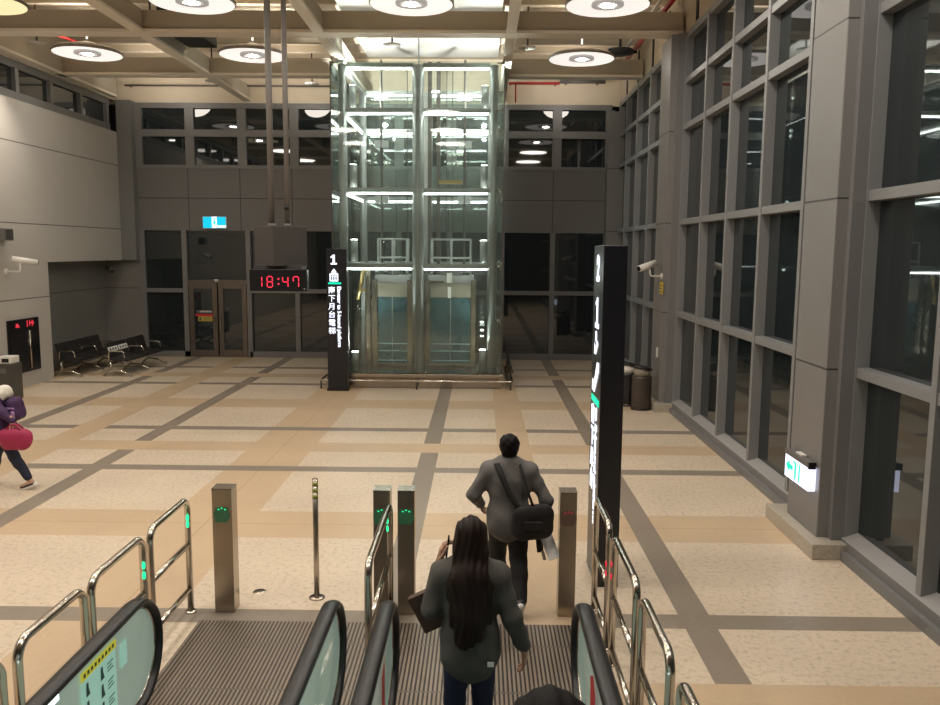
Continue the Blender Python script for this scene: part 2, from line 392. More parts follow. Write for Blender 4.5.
def sdf_mesh(prims, res, disp=None, pad=.04):
    lo = np.min([np.minimum(p[0], p[1])-max(p[2], p[3])/p[5] for p in prims if p[6] == 'u'], axis=0)-pad
    hi = np.max([np.maximum(p[0], p[1])+max(p[2], p[3])/p[5] for p in prims if p[6] == 'u'], axis=0)+pad
    n = np.ceil((hi-lo)/res).astype(int)+1
    ax = [lo[i]+res*np.arange(n[i]) for i in range(3)]
    X, Y, Z = np.meshgrid(*ax, indexing='ij')
    F = np.full(X.shape, 9.)
    for a, b, ra, rb, k, s, op in prims:
        ax_, bx_ = a*s, b*s; d = bx_-ax_; L2 = max(d.dot(d), 1e-12)
        px, py, pz = X*s[0]-ax_[0], Y*s[1]-ax_[1], Z*s[2]-ax_[2]
        t = np.clip((px*d[0]+py*d[1]+pz*d[2])/L2, 0, 1)
        D = (np.sqrt((px-t*d[0])**2+(py-t*d[1])**2+(pz-t*d[2])**2)-(ra+(rb-ra)*t))/s.max()**.5
        if op == 'u':
            h = np.maximum(k-np.abs(F-D), 0)/k; F = np.minimum(F, D)-h*h*k*.25
        else:
            h = np.maximum(k-np.abs(F+D), 0)/k; F = np.maximum(F, -D)+h*h*k*.25
    if disp is not None: F = F+disp(X, Y, Z)
    ins = F < 0
    # surface nets
    c = np.zeros((n[0]-1, n[1]-1, n[2]-1), int)
    for i in (0, 1):
        for j in (0, 1):
            for l in (0, 1): c += ins[i:n[0]-1+i, j:n[1]-1+j, l:n[2]-1+l]
    act = (c > 0) & (c < 8); idx = -np.ones(c.shape, int); idx[act] = np.arange(act.sum())
    I, J, K = np.nonzero(act); base = np.stack([I, J, K], 1).astype(float)
    acc = np.zeros_like(base); cnt = np.zeros(len(base))
    cor = [(i, j, l) for i in (0, 1) for j in (0, 1) for l in (0, 1)]
    for p in cor:
        for q in cor:
            if sum(q)-sum(p) == 1 and sum(abs(q[m]-p[m]) for m in range(3)) == 1:
                f0 = F[I+p[0], J+p[1], K+p[2]]; f1 = F[I+q[0], J+q[1], K+q[2]]
                m = (f0 < 0) != (f1 < 0); t = np.where(m, f0/np.where(np.abs(f0-f1) < 1e-12, 1, f0-f1), 0)
                acc += m[:, None]*(np.array(p)+t[:, None]*(np.array(q)-np.array(p))); cnt += m
    V = lo+(base+acc/np.maximum(cnt, 1)[:, None])*res
    faces = []
    for axn in range(3):
        o = [m for m in range(3) if m != axn]
        sl0 = [slice(None)]*3; sl1 = [slice(None)]*3
        sl0[axn] = slice(0, n[axn]-1); sl1[axn] = slice(1, n[axn])
        for m in o: sl0[m] = slice(1, n[m]-1); sl1[m] = slice(1, n[m]-1)
        a, b = ins[tuple(sl0)], ins[tuple(sl1)]
        for flip, mask in ((False, a & ~b), (True, ~a & b)):
            g = np.argwhere(mask)
            if not len(g): continue
            g = g.copy()
            for m in o: g[:, m] += 1
            quad = []
            for d1, d2 in ((-1, -1), (0, -1), (0, 0), (-1, 0)):
                h = g.copy(); h[:, o[0]] += d1; h[:, o[1]] += d2; quad.append(idx[h[:, 0], h[:, 1], h[:, 2]])
            Q = np.stack(quad, 1)
            if flip != (axn == 1): Q = Q[:, ::-1]
            faces.append(Q)
    Q = np.concatenate(faces)
    return V, Q

def sdf_obj(name, m, parent, groups, label=None):
    """groups: list of (prims, res, disp) joined in one mesh"""
    Vs, Qs, o = [], [], 0
    for g in groups:
        V, Q = sdf_mesh(g[0], g[1], g[2] if len(g) > 2 else None); Vs.append(V); Qs.append(Q+o); o += len(V)
    V = np.concatenate(Vs); Q = np.concatenate(Qs)
    me = bpy.data.meshes.new(name)
    me.from_pydata(V.tolist(), [], Q.tolist()); me.update()
    me.polygons.foreach_set('use_smooth', [True]*len(me.polygons))
    return link(name, me, m, parent, label)

# ------------------------------------------------------------------ the room
XR, XL, YB = 3.85, -10.55, 24.4
def struct(mb, name, m, label, cat): return mb.build(name, m, None, label, cat, None, 'structure')

struct(B(-11.6, 4.4, -4, 24.6, -.3, 0), 'floor', 'floor', 'pale terrazzo floor with ochre and grey stone bands across the hall', 'floor')
struct(B(-11.6, 4.6, -4, 25, 8.7, 8.8), 'ceiling', 'deck', 'cream corrugated deck above the ceiling beams', 'ceiling')

# left wall with the seat alcove
mb = MB().box(-11.3, XL, -4, 19.95, 0, 6.55).box(-11.3, XL, 19.95, 24.39, 2.88, 6.55)
struct(mb, 'wall_left', 'leftpanel', 'beige grey panelled wall on the left above the seat alcove', 'wall')
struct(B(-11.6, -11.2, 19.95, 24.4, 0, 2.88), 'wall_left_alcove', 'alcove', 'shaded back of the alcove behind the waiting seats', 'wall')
struct(B(-11.0, -10.42, -4, 17.75, 0, 3.1), 'wall_left_stone', 'stone', 'rough tan stone facing at the left picture edge', 'wall') if False else None
struct(B(-10.54, -10.12, 24.12, 24.5, 2.88, 7.45), 'trim_1', 'backframe', 'grey corner pier between the left wall and the back wall', 'trim')
def win_strip(n, y0, y1):
    r = thing('window_%d' % n, (0, 0, 0), None, None, kind='structure')
    tag(r, 'dark clerestory strip of panes above the left panelled wall', 'window')
    MB().box(-10.78, -10.74, y0, y1, 6.75, 7.3).build('glazing', 'pane', r)
    MB().box(-10.86, -10.66, y0, y1, 6.55, 6.76).build('bottom_rail', 'backframe', r)
    MB().box(-10.86, -10.66, y0, y1, 7.29, 7.45).build('top_rail', 'backframe', r)
    y = 23.9
    while y > y0:
        MB().box(-10.86, -10.64, y-.14, y, 6.74, 7.3).build('mullion', 'backframe', r); y -= 1.53
win_strip(1, -4, 24.0)
struct(B(-11.3, -10.6, -4, 24.4, 7.45, 8.7), 'wall_left_upper', 'beam', 'cream band above the left clerestory windows', 'wall')

# back wall : cladding band, two glazed zones
struct(B(-11.6, 4.4, YB, YB+.2, 3.76, 5.6), 'wall_back', 'backpanel', 'dark grey cladding band across the back wall', 'wall')
struct(B(-11.6, 4.4, YB+.1, YB+.3, 7.4, 8.7), 'wall_back_upper', 'fascia', 'cream fascia above the back windows', 'wall')
struct(B(-11.6, 4.4, YB+.3, YB+.4, -.3, 8.7), 'wall_back_outer', 'duct', 'night darkness behind the back windows', 'wall')
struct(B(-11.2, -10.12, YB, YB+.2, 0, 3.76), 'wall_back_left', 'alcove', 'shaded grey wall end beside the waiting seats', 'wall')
w = thing('window_2', (0, 0, 0), 'two rows of dark panes high on the back wall', 'window', kind='structure')
MB().box(-10.1, 3.7, YB+.07, YB+.1, 5.6, 7.3).build('glazing', 'pane', w)
for z0, z1, n in ((5.56, 5.66, 'bottom_rail'), (6.47, 6.67, 'middle_rail'), (7.27, 7.42, 'top_rail')):
    B(-10.12, 3.75, YB-.03, YB+.12, z0, z1).build(n, 'backframe', w)
for k in range(10):
    x = -9.93+1.53*k; B(x-.26, x, YB-.02, YB+.12, 5.66, 7.27).build('mullion', 'backframe', w)
w = thing('window_3', (0, 0, 0), 'dark full-height glazing along the foot of the back wall', 'window', kind='structure')
MB().box(-10.1, -8.72, YB+.07, YB+.1, .1, 3.76).box(-6.9, 3.9, YB+.07, YB+.1, .1, 3.76).build('glazing', 'pane', w)
for x0, x1 in ((-10.12, -8.72), (-6.9, 3.9)):
    B(x0, x1, YB-.03, YB+.12, 1.93, 2.05).build('transom', 'backframe', w)
    B(x0, x1, YB-.05, YB+.12, 0, .17).build('sill', 'backframe', w)
for x in (-10.12, -5.52, -4.0, -2.5, -1., .55, 2.04, 3.6):
    B(x, x+.14, YB-.02, YB+.12, .17, 3.76).build('mullion', 'backframe', w)
# doors
d = thing('door_1', (0, 0, 0), 'closed double glass door with bronze steel frames under the cyan exit sign', 'door', kind='structure')
for x in (-8.86, -6.96): B(x, x+.14, YB-.05, YB+.12, 0, 3.76).build('jamb', 'backframe', d)
B(-8.72, -6.96, YB-.05, YB+.12, 2.2, 2.31).build('transom', 'bronze', d)
B(-8.72, -6.96, YB+.06, YB+.09, 2.31, 3.76).build('fanlight', 'pane', d)
B(-8.72, -6.96, YB-.04, YB+.12, 0, .05).build('threshold', 'bronze', d)
for x0, x1 in ((-8.70, -7.86), (-7.82, -6.98)):
    mb = MB()
    for a in ((x0, x0+.14, .05, 2.2), (x1-.14, x1, .05, 2.2), (x0+.14, x1-.14, .05, .2), (x0+.14, x1-.14, 2.05, 2.2)):
        mb.box(a[0], a[1], YB-.04, YB+.06, a[2], a[3], .006)
    lf = mb.build('leaf_frame', 'bronze', d)
    B(x0+.14, x1-.14, YB, YB+.02, .2, 2.05).build('leaf_pane', 'pane', lf)
    hx = x1-.07 if x0 < -8 else x0+.07
    MB().tube(fillet([(hx, YB-.04, .85), (hx, YB-.11, .85), (hx, YB-.11, 1.25), (hx, YB-.04, 1.25)], .03), .013).build('pull_handle', 'chrome', lf)
mb = MB().box(-8.50, -8.02, YB-.012, YB-.004, 1.32, 1.40)
o = mb.build('white_notice', 'plastic', d); tag(o, 'grey notice strip on the left door pane')
mt = MB()
for k in range(7): mt.box(-8.38+.05*k, -8.35+.05*k, YB-.016, YB-.012, 1.34, 1.385)
mt.build('notice_lettering', 'paper', o)
o = B(-8.53, -7.98, YB-.02, YB-.004, 1.22, 1.29).build('red_notice', 'stickerred', d); tag(o, 'dark red warning strip on the left door pane')
o = B(-8.45, -8.03, YB-.014, YB-.004, 1.07, 1.215).build('yellow_notice', 'yellow', d); tag(o, 'yellow notice on the left door pane')
mt = MB()
for k in range(3): mt.box(-8.30, -8.07, YB-.018, YB-.014, 1.10+.035*k, 1.115+.035*k)
mt.box(-8.42, -8.34, YB-.018, YB-.014, 1.09, 1.19); mt.build('notice_lettering', 'ink', o)
# camera dome over the door
t = thing('dome_camera', (-7.86, YB-.05, 2.30), 'tiny white camera dome above the double door', 'camera')
MB().lathe([(0, -.06), (.035, -.05), (.06, -.02), (.07, .015), (.05, .03), (0, .03)]).build('dome', 'white', t)
MB().box(-.05, .05, .0, .05, -.02, .03).build('mount', 'plastic', t)

# right wall : curtain wall in three bays, columns, kerb
struct(MB().box(XR, 4.4, -4, 24.4, 0, .10).box(XR+.06, 4.4, -4, 24.4, .10, .20), 'trim_2', 'kerb', 'grey stepped kerb under the right-hand glazing', 'trim')
struct(MB().poly([(XR+.06, -4, .2), (XR+.06, 24.4, .2), (4.12, 24.4, .27), (4.12, -4, .27)]).poly([(XR+.065, -4, .199), (XR+.065, 24.4, .199), (XR+.065, 24.4, .15), (XR+.065, -4, .15)]), 'trim_3', 'sill', 'pale sloping sill along the right-hand glazing', 'trim')
struct(B(4.35, 4.45, -4, 24.6, -.3, 8.7), 'wall_right_outer', 'duct', 'night darkness behind the right-hand windows', 'wall')
struct(B(4.0, 4.3, -4, 24.4, 7.48, 8.7), 'wall_right_upper', 'deck', 'cream band above the right-hand glazing', 'wall')
def bay(n, ya, yb, ms, label):
    r = thing('window_%d' % n, (0, 0, 0), label, 'window', kind='structure')
    for z0, z1, a, bq in [(0, 1, 0, 0)]: pass
    zs = [2.0, 3.83, 5.67, 6.55]
    ys = sorted(ms)
    zz = [.24]+zs+[7.4]
    mbp = MB()
    mbp.box(4.085, 4.11, ya, yb, .22, 7.4); mbp.build('glazing', 'pane', r)
    for z in zs: B(3.955, 4.10, ya, yb, z-.055, z+.055, .004).build('transom', 'frame', r)
    B(3.955, 4.12, ya, yb, 7.36, 7.48).build('head_rail', 'frame', r)
    for y in ms: B(3.94, 4.10, y-.09, y, .2, 7.42, .004).build('mullion', 'frame', r)
bay(4, -4, 8.7, (8.66, 7.12, 5.58, 4.04, 2.5, .96), 'nearest bay of dark gridded panes in the right wall')
bay(5, 9.5, 16.7, (16.64, 15.07, 13.52, 11.88, 10.33), 'middle bay of dark gridded panes between the two grey columns')
bay(6, 17.5, 24.3, (24.6-.25, 23.12, 21.58, 19.98, 18.46), 'farthest bay of dark gridded panes by the back corner')
for yc, n, nm in ((9.10, 4, 'grey panelled column carrying the green arrow exit sign'), (17.1, 5, 'grey panelled column behind the litter bins')):
    r = thing('trim_%d' % n, (0, 0, 0), nm, 'column', kind='structure')
    MB().box(3.68, 4.1, yc-.43, yc+.43, .17, 7.45, .012).build('column_cladding', 'column', r)
    MB().box(3.80, 4.1, yc-.52, yc-.40, .17, 7.45).build('column_return', 'kerb', r)
    MB().box(3.55, 4.0, yc-.66, yc+.78, 0, .17, .01).build('plinth', 'granite', r)
r = thing('trim_6', (0, 0, 0), 'grey corner pier where the right glazing meets the back wall', 'column', kind='structure')
MB().box(3.62, 4.1, 24.12, 24.42, 0, 7.2, .01).build('column_cladding', 'column', r)

# ceiling beams
def beam(x0, x1, y0, y1, label):
    r = thing('beam', (0, 0, 0), label, 'beam', kind='structure')
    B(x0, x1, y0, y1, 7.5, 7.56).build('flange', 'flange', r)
    if x1-x0 > y1-y0: B(x0, x1, y0+.06, y1-.06, 7.56, 7.93).build('web', 'beam', r)
    else: B(x0+.03, x1-.03, y0, y1, 7.56, 7.93).build('web', 'beam', r)
for y in (1.8, 5.6, 9.4, 13.2): beam(-10.6, 4.0, y-.2, y+.2, 'cream ceiling cross beam %s' % {1.8: 'over the escalators', 5.6: 'over the escalator landing', 9.4: 'just ahead of the escalator landing', 13.2: 'holding the clock poles'}[y])
beam(-10.6, 3.95, 16.85, 17.25, 'cream cross beam just in front of the glass lift shaft')
beam(-10.6, -3.5, 20.92, 21.28, 'cream cross beam left of the glass lift shaft')
beam(.66, 3.95, 20.92, 21.28, 'cream cross beam right of the glass lift shaft')
ys = [-4, 1.6, 5.4, 9.2, 13.0, 16.85, 20.92, 24.5]
for x, w_, nm in ((-6.85, .24, 'left of the clock poles'), (-3.26, .22, 'along the left side of the lift shaft'), (.56, .2, 'along the right side of the lift shaft')):
    for (a, b2) in (((-4, 1.6), (2.0, 5.4), (5.8, 9.2), (9.6, 13.0), (13.4, 16.85), (17.25, 24.5)) if x > -4 else ((-4, 1.6), (2.0, 5.4), (5.8, 9.2), (9.6, 13.0), (13.4, 16.85), (17.25, 20.92), (21.28, 24.5))):
        where = {-4: 'behind the camera', 2.0: 'over the escalators', 5.8: 'over the landing', 9.6: 'over the near hall', 13.4: 'in front of the nearest cross beam', 17.25: 'behind the nearest cross beam', 21.28: 'by the back wall'}[a]
        beam(x-w_/2, x+w_/2, a, b2, 'cream lengthwise beam %s, %s' % (nm, where))
beam(-10.64, -10.42, 17.25, 24.0, 'cream edge beam over the left clerestory windows')
# castellated purlins under the deck, with round holes
def purlin(y, x0, x1, label):
    r = thing('beam', (0, 0, 0), label, 'beam', kind='structure')
    MB().box(x0, x1, y-.05, y+.05, 8.12, 8.5).box(x0, x1, y-.1, y+.1, 8.1, 8.14).box(x0, x1, y-.1, y+.1, 8.48, 8.52).build('joist', 'deck', r)
    mb = MB(); x = x0+.5
    while x < x1-.3:
        mb.cyl((x, y-.056, 8.3), (x, y-.05, 8.3), .1, seg=18); x += .42
    mb.build('hole', 'duct', r)
for y, xx in ((15.3, [(-10.5, -7), (-6.7, -3.4), (-3.1, .4), (.7, 3.9)]), (19.4, [(-10.5, -7), (-6.7, -3.6), (.8, 3.9)])):
    for i, (a, b2) in enumerate(xx): purlin(y, a, b2, 'cream joist with round holes %s, %s' % ('in front of the lift' if y < 16 else 'beside the lift', ('over the left wall lamps', 'over the clock side', 'over the middle', 'by the right glazing')[i if len(xx) == 4 or i < 2 else 3]))
for y in (11.5, 13.9, 14.6, 16., 17.9, 18.6, 20.2, 22., 23.):
    struct(B(-10.6, 4.0, y-.06, y+.06, 8.52, 8.7), 'beam', 'deck', 'shallow cream deck rib %.0f m up the hall' % y if False else 'shallow cream rib under the ceiling deck', 'beam')['group'] = 'ribs under the ceiling deck'
# dark ducts
MB().box(-6.68, -6.02, 17.4, 19.25, 7.75, 8.45, .03).box(-6.4, -6.3, 17.9, 18.0, 8.4, 8.7).build('air_duct', 'duct', None, 'black square air duct left of the clock poles', 'duct')
MB().box(-6.5, -3.6, 13.5, 14.2, 8.0, 8.48, .03).box(-5.5, -5.4, 13.7, 13.8, 8.4, 8.7).build('air_duct', 'duct', None, 'black air duct running above the lamp nearest the clock', 'duct')
MB().box(2.5, 3.35, 13.5, 15.1, 7.95, 8.48, .03).box(2.9, 3.0, 14.2, 14.3, 8.4, 8.7).build('air_duct', 'duct', None, 'black air duct above the nearest lamp on the right', 'duct')
MB().box(-8.05, -7.1, 13.6, 15.1, 8.1, 8.48, .03).box(-7.6, -7.5, 14.2, 14.3, 8.4, 8.7).build('air_duct', 'duct', None, 'wide black air duct above the yellowish lamp', 'duct')
mb = MB().tube([(2.3, 20.5, 8.0), (3.7, 20.5, 8.0)], .04).tube([(3.3, 20.5, 8.0), (3.3, 20.5, 8.7)], .03).lathe([(0, -.06), (.3, -.05), (.34, 0), (.3, .05), (0, .06)], (3.3, 20.5, 8.0))
mb.build('cable_drum', 'duct', None, 'flat dark disc fitting on a bar behind the second lamp on the right', 'fitting')
# pipes
MB().tube([(.75, 24.2, 7.98), (2.2, 24.2, 7.98)], .035).tube([(.95, 24.2, 7.98), (.95, 24.2, 7.45)], .02).tube([(.8, 24.2, 7.98), (.8, 24.5, 7.98)], .02).tube([(2.1, 24.2, 7.98), (2.1, 24.5, 7.98)], .02).build('sprinkler_pipe', 'red', None, 'red sprinkler pipe along the cream fascia right of the lift', 'pipe')
MB().tube([(2.2, 24.15, 8.02), (3.5, 24.15, 8.02)], .05).tube([(2.4, 24.15, 8.02), (2.4, 24.5, 8.02)], .03).tube([(3.3, 24.15, 8.02), (3.3, 24.5, 8.02)], .03).build('conduit_pipe', 'plastic', None, 'grey conduit continuing the red pipe at the back', 'pipe')
MB().tube([(3.72, 13.4, 8.15), (3.72, 24.0, 8.15)], .055).build('sprinkler_pipe', 'red', None, 'red pipe running along the top of the right glazing', 'pipe')
MB().tube([(3.52, 13.4, 8.2), (3.52, 24.0, 8.2)], .035).build('conduit_pipe', 'white', None, 'white conduit beside the red pipe over the right glazing', 'pipe')
MB().tube([(-10.3, 24.25, 7.88), (-3.6, 24.25, 7.88)], .025).tube([(-10.2, 24.25, 7.88), (-10.2, 24.5, 7.88)], .02).tube([(-3.7, 24.25, 7.88), (-3.7, 24.5, 7.88)], .02).build('conduit_pipe', 'plastic', None, 'thin grey conduit along the cream fascia left of the lift', 'pipe')
MB().tube([(-10.2, 17.4, 8.0), (-9.2, 20.6, 8.0)], .03).build('sprinkler_pipe', 'red', None, 'short red pipe above the far left lamp', 'pipe')
for y in (14.4, 16.0, 18.4, 20.0, 21.8, 23.4):
    struct(B(3.985, 4.0, y-.09, y+.09, 7.55, 8.35), 'trim_7', 'duct', 'dark slot in the cream band above the right glazing', 'slot')['group'] = 'dark slots above the right glazing'

# round pendant lamps
def lamp_proto():
    r = thing('pendant_lamp', (0, 0, 0), 'x', 'lamp', 'round disc lamps under the ceiling')
    MB().lathe([(.73, .0), (.752, .012), (.75, .05), (.64, .12), (.35, .19), (.12, .26), (.05, .28), (0, .28)], seg=64).build('shade', 'lampmetal', r)
    MB().lathe([(.73, .002), (.70, .025), (.55, .05), (.30, .06), (0, .06)], seg=64).build('reflector', 'lampface', r)
    MB().lathe([(.285, .0), (.285, .05), (.12, .05), (.12, .0), (.285, .0)], seg=48).build('ring', 'lampring', r)
    MB().lathe([(0, -.004), (.115, -.003), (.118, .03), (0, .03)], seg=32).build('bulb', 'bulb', r)
    MB().cyl((0, 0, .27), (0, 0, .95), .018).build('stem', 'lampmetal', r)
    return r
LP = [(-5.18, 19.1, 'disc lamp hanging right behind the clock poles'), (-8.88, 19.0, 'disc lamp nearest the left clerestory windows'),
      (2.24, 19.3, 'disc lamp by the far right column, behind the nearest cross beam'), (-5.15, 15.1, 'disc lamp at the top edge just left of the clock poles'),
      (-1.27, 15.15, 'disc lamp at the top edge in front of the lift shaft'), (2.2, 15.18, 'disc lamp at the top edge nearest the right glazing'),
      (-8.97, 15.2, 'yellowish disc lamp cut by the top left corner')]
p0 = lamp_proto()
for i, (x, y, l) in enumerate(LP):
    o = p0 if i == 0 else copy_tree(p0)
    o.location = (x, y, 7.55); o['label'] = l
    if 'yellowish' in l:
        for ch in o.children:
            if ch.name.startswith('reflector'):
                ch.data = ch.data.copy(); ch.data.materials[0] = MT['lampface_warm']
# small sprinkler plates on stems
def spr():
    r = thing('fire_sprinkler', (0, 0, 0), 'x', 'sprinkler', 'sprinkler heads under the deck')
    MB().lathe([(0, .02), (.19, .0), (.2, .012), (0, .035)], seg=24).build('heat_plate', 'white', r)
    MB().cyl((0, 0, .02), (0, 0, .985), .022).build('drop_pipe', 'darksteel', r); return r
s0 = spr()
for i, (x, y, l) in enumerate(((-9.88, 18.75, 'small white sprinkler plate left of the far left lamp'), (-7.2, 18.4, 'small white sprinkler plate under the left lengthwise beam'),
        (-7.3, 22.8, 'small white sprinkler plate near the back wall, left of the clock poles'), (-4.66, 23.1, 'small white sprinkler plate between the clock poles and the lift shaft'),
        (-2.0, 18.75, 'small white sprinkler plate in front of the lift shaft top'), (1.0, 19.0, 'small white sprinkler plate right of the lift shaft'))):
    o = s0 if i == 0 else copy_tree(s0)
    o.location = (x, y, 7.72); o['label'] = l

# ------------------------------------------------------------------ glass lift shaft
XC, GX0, GX1, GY0, GY1 = -1.475, -3.45, .50, 19.15, 22.95
el = thing('elevator_shaft', (0, 0, 0), 'tall glass lift shaft with brightly lit steel frame in the middle of the hall', 'elevator shaft')
MB().box(-3.4, .48, 19.1, 23.0, 0, .26, .01).box(-3.46, .54, 19.04, 23.05, .26, .34, .01).build('base_plinth', 'steel', el)
PX = (-3.22, XC, .27)
for y in (19.38, 22.7):
    for x in PX: MB().cyl((x, y, .34), (x, y, 7.42), .10 if x != XC else .135, seg=20).build('post', 'greysteel', el)
for z in (2.87, 4.62, 6.42, 7.42):
    hot = z > 6
    for y in (19.38, 22.7):
        for xa, xb in ((PX[0]+.09, XC-.115), (XC+.115, PX[2]-.09)):
            o = B(xa, xb, y-.05, y+.05, z-.05, z+.05, .006).build('transom', 'greysteel', el)
            MB().cyl((xa+.04, y-.02, z-.085), (xb-.04, y-.02, z-.074), .019, seg=8).build('light_tube', 'tubehot' if hot else 'tube', o)
    for x in (PX[0], PX[2]):
        o = B(x-.05, x+.05, 19.47, 22.61, z-.05, z+.05, .006).build('side_transom', 'greysteel', el)
        if z < 7.3: MB().cyl((x, 19.6, z-.085), (x, 22.5, z-.085), .024, seg=8).build('light_tube', 'tube', o)
# glass skin, one pane per bay and level
LV = [.34, 2.87, 4.62, 6.42, 7.47]
for face in ('front', 'rear', 'left', 'right'):
    mb = MB()
    for z0, z1 in zip(LV, LV[1:]):
        for h in (0, 1):
            if face in ('front', 'rear'):
                y = GY0 if face == 'front' else GY1
                xa, xb = ((GX0, XC), (XC, GX1))[h]
                mb.box(xa+.008, xb-.008, y-.006, y+.006, z0+.008, z1-.008)
            else:
                x = GX0 if face == 'left' else GX1
                ya, yb = ((GY0, 21.05), (21.05, GY1))[h]
                mb.box(x-.006, x+.006, ya+.012, yb-.012, z0+.008, z1-.008)
    mb.build('%s_glass' % face, 'glassfront', el)
# seams: dark silicone edges at the corners, and spider clamps at every level
for x in (GX0, GX1): B(x-.012, x+.012, GY0-.012, GY0+.012, .34, 7.47).build('corner_seal', 'darksteel', el)
for x in (GX0, GX1):
    for z in LV[1:]+[1.6]:
        for y in (19.3, 22.8):
            sx = 1 if x > XC else -1
            mb = MB().cyl((x-.17*sx, y, z), (x+.02*sx, y, z), .02)
            for dz in (-.09, .09): mb.cyl((x-.06*sx, y, z), (x, y, z+dz), .016).cyl((x-.01*sx, y, z+dz), (x+.018*sx, y, z+dz), .03)
            mb.build('glass_clamp', 'chrome', el)
# guide rails, brackets, cables
for x in (-2.52, -.43):
    o = MB().box(x-.03, x+.03, 21.0, 21.06, .4, 7.9).box(x-.012, x+.012, 20.94, 21.0, .4, 7.9).build('guide_rail', 'darksteel', el)
    for z in (2.75, 4.5, 5.85, 7.0): B(x-.17, x+.17, 20.96, 21.12, z-.08, z+.1, .01).build('rail_bracket', 'greysteel', o)
for x in (-1.32, -1.1): B(x-.05, x+.05, 21.2, 21.32, .4, 7.9).build('counterweight_rail', 'darksteel', el)
for x in (-1.9, -1.75, -.9, -.75): MB().cyl((x, 21.4, 3.0), (x, 21.4, 7.9), .012, seg=6).build('cable', 'darksteel', el)
MB().cyl((XC, 19.55, 7.5), (XC, 19.55, 8.40), .02).lathe([(0, 0), (.2, 0), (.2, .03), (0, .03)], (XC, 19.55, 8.37)).build('hanger_rod', 'greysteel', el)
MB().box(-3.1, .42, 17.4, 22.9, 8.40, 8.46).build('shaft_ceiling_panel', 'white', el)
for x in (-3.0, .32):
    for y in (18.3, 22.7): MB().cyl((x, y, 8.46), (x, y, 8.7), .015, seg=8).build('panel_hanger', 'greysteel', el)
# flood lamps on the side posts at every level
for x, sx in ((-3.02, 1), (.06, -1)):
    for z in (.34, 2.95, 4.70, 6.50):
        h = .45 if x < -1 and z < 1 else .52
        o = MB().cyl((x, 19.65, z), (x, 19.65, z+h), .085, seg=20).build('flood_lamp', 'greysteel', el)
        MB().lathe([(0, z+h+.012), (.075, z+h+.005), (.08, z+h), (0, z+h)], (x, 19.65, 0), 20).build('lens', 'flood', o)
for k, z in enumerate((1.15, 1.3, 1.5)):
    o = MB().cyl((.04, 20.1, z-.05), (.04, 20.1, z), .05, seg=12).build('button_lamp', 'greysteel', el)
    MB().lathe([(0, z+.006), (.045, z)], (.04, 20.1, 0), 12).build('lens', 'flood', o)
# machine parts at the left of the pit
MB().box(-2.83, -2.72, 20.2, 20.35, .34, 2.75, .01).build('door_operator_post', 'steel', el)
MB().box(-3.0, -2.9, 20.6, 20.72, .34, 2.6, .01).build('service_post', 'greysteel', el)
mb = MB().tube([(-3.06, 20.4, 2.0), (-2.98, 20.4, 2.35), (-2.9, 20.4, 2.75)], .05).box(-3.02, -2.8, 20.36, 20.44, 2.2, 2.27)
mb.build('brass_linkage', 'gold', el)
MB().box(-2.7, -2.42, 20.5, 20.6, .9, 1.02, .01).box(-3.0, -2.5, 22.3, 22.5, .34, 1.9, .02).build('machine_cabinet', 'cream', el)
MB().box(-1.25, -.9, 20.05, 20.15, 2.44, 2.50).build('beam_bracket', 'bronze', el)
o = MB().box(-.83, -.70, 20.0, 20.1, 2.45, 2.68, .01).build('speaker_box', 'white', el)
B(-.8, -.72, 19.99, 20.0, 2.08, 2.35).build('hanging_tag', 'paper', el)
mb = MB().box(-1.0, -.45, 19.5, 19.6, 4.78, 4.86)
mb.build('yellow_tool_tray', 'gold', el)
# bumper rail round the base
rl = thing('bumper_rail', (0, 0, 0), 'low steel bumper rail round the lift shaft base', 'rail')
MB().tube(fillet([(-3.72, 19.9, .2), (-3.72, 18.9, .2), (.76, 18.9, .2), (.76, 22.9, .2)], .06), .024).build('rail', 'chrome', rl)
MB().tube([(.76, 18.95, .42), (.76, 22.9, .42)], .022).build('upper_side_rail', 'darksteel', rl)
for p in ((-3.72, 19.8), (-3.72, 18.95), (XC, 18.9), (.72, 18.9), (.76, 20.2), (.76, 21.6), (.76, 22.8)):
    MB().cyl((p[0], p[1], 0), (p[0], p[1], .2 if p[0] < .75 else .42), .02).build('rail_post', 'darksteel', rl)

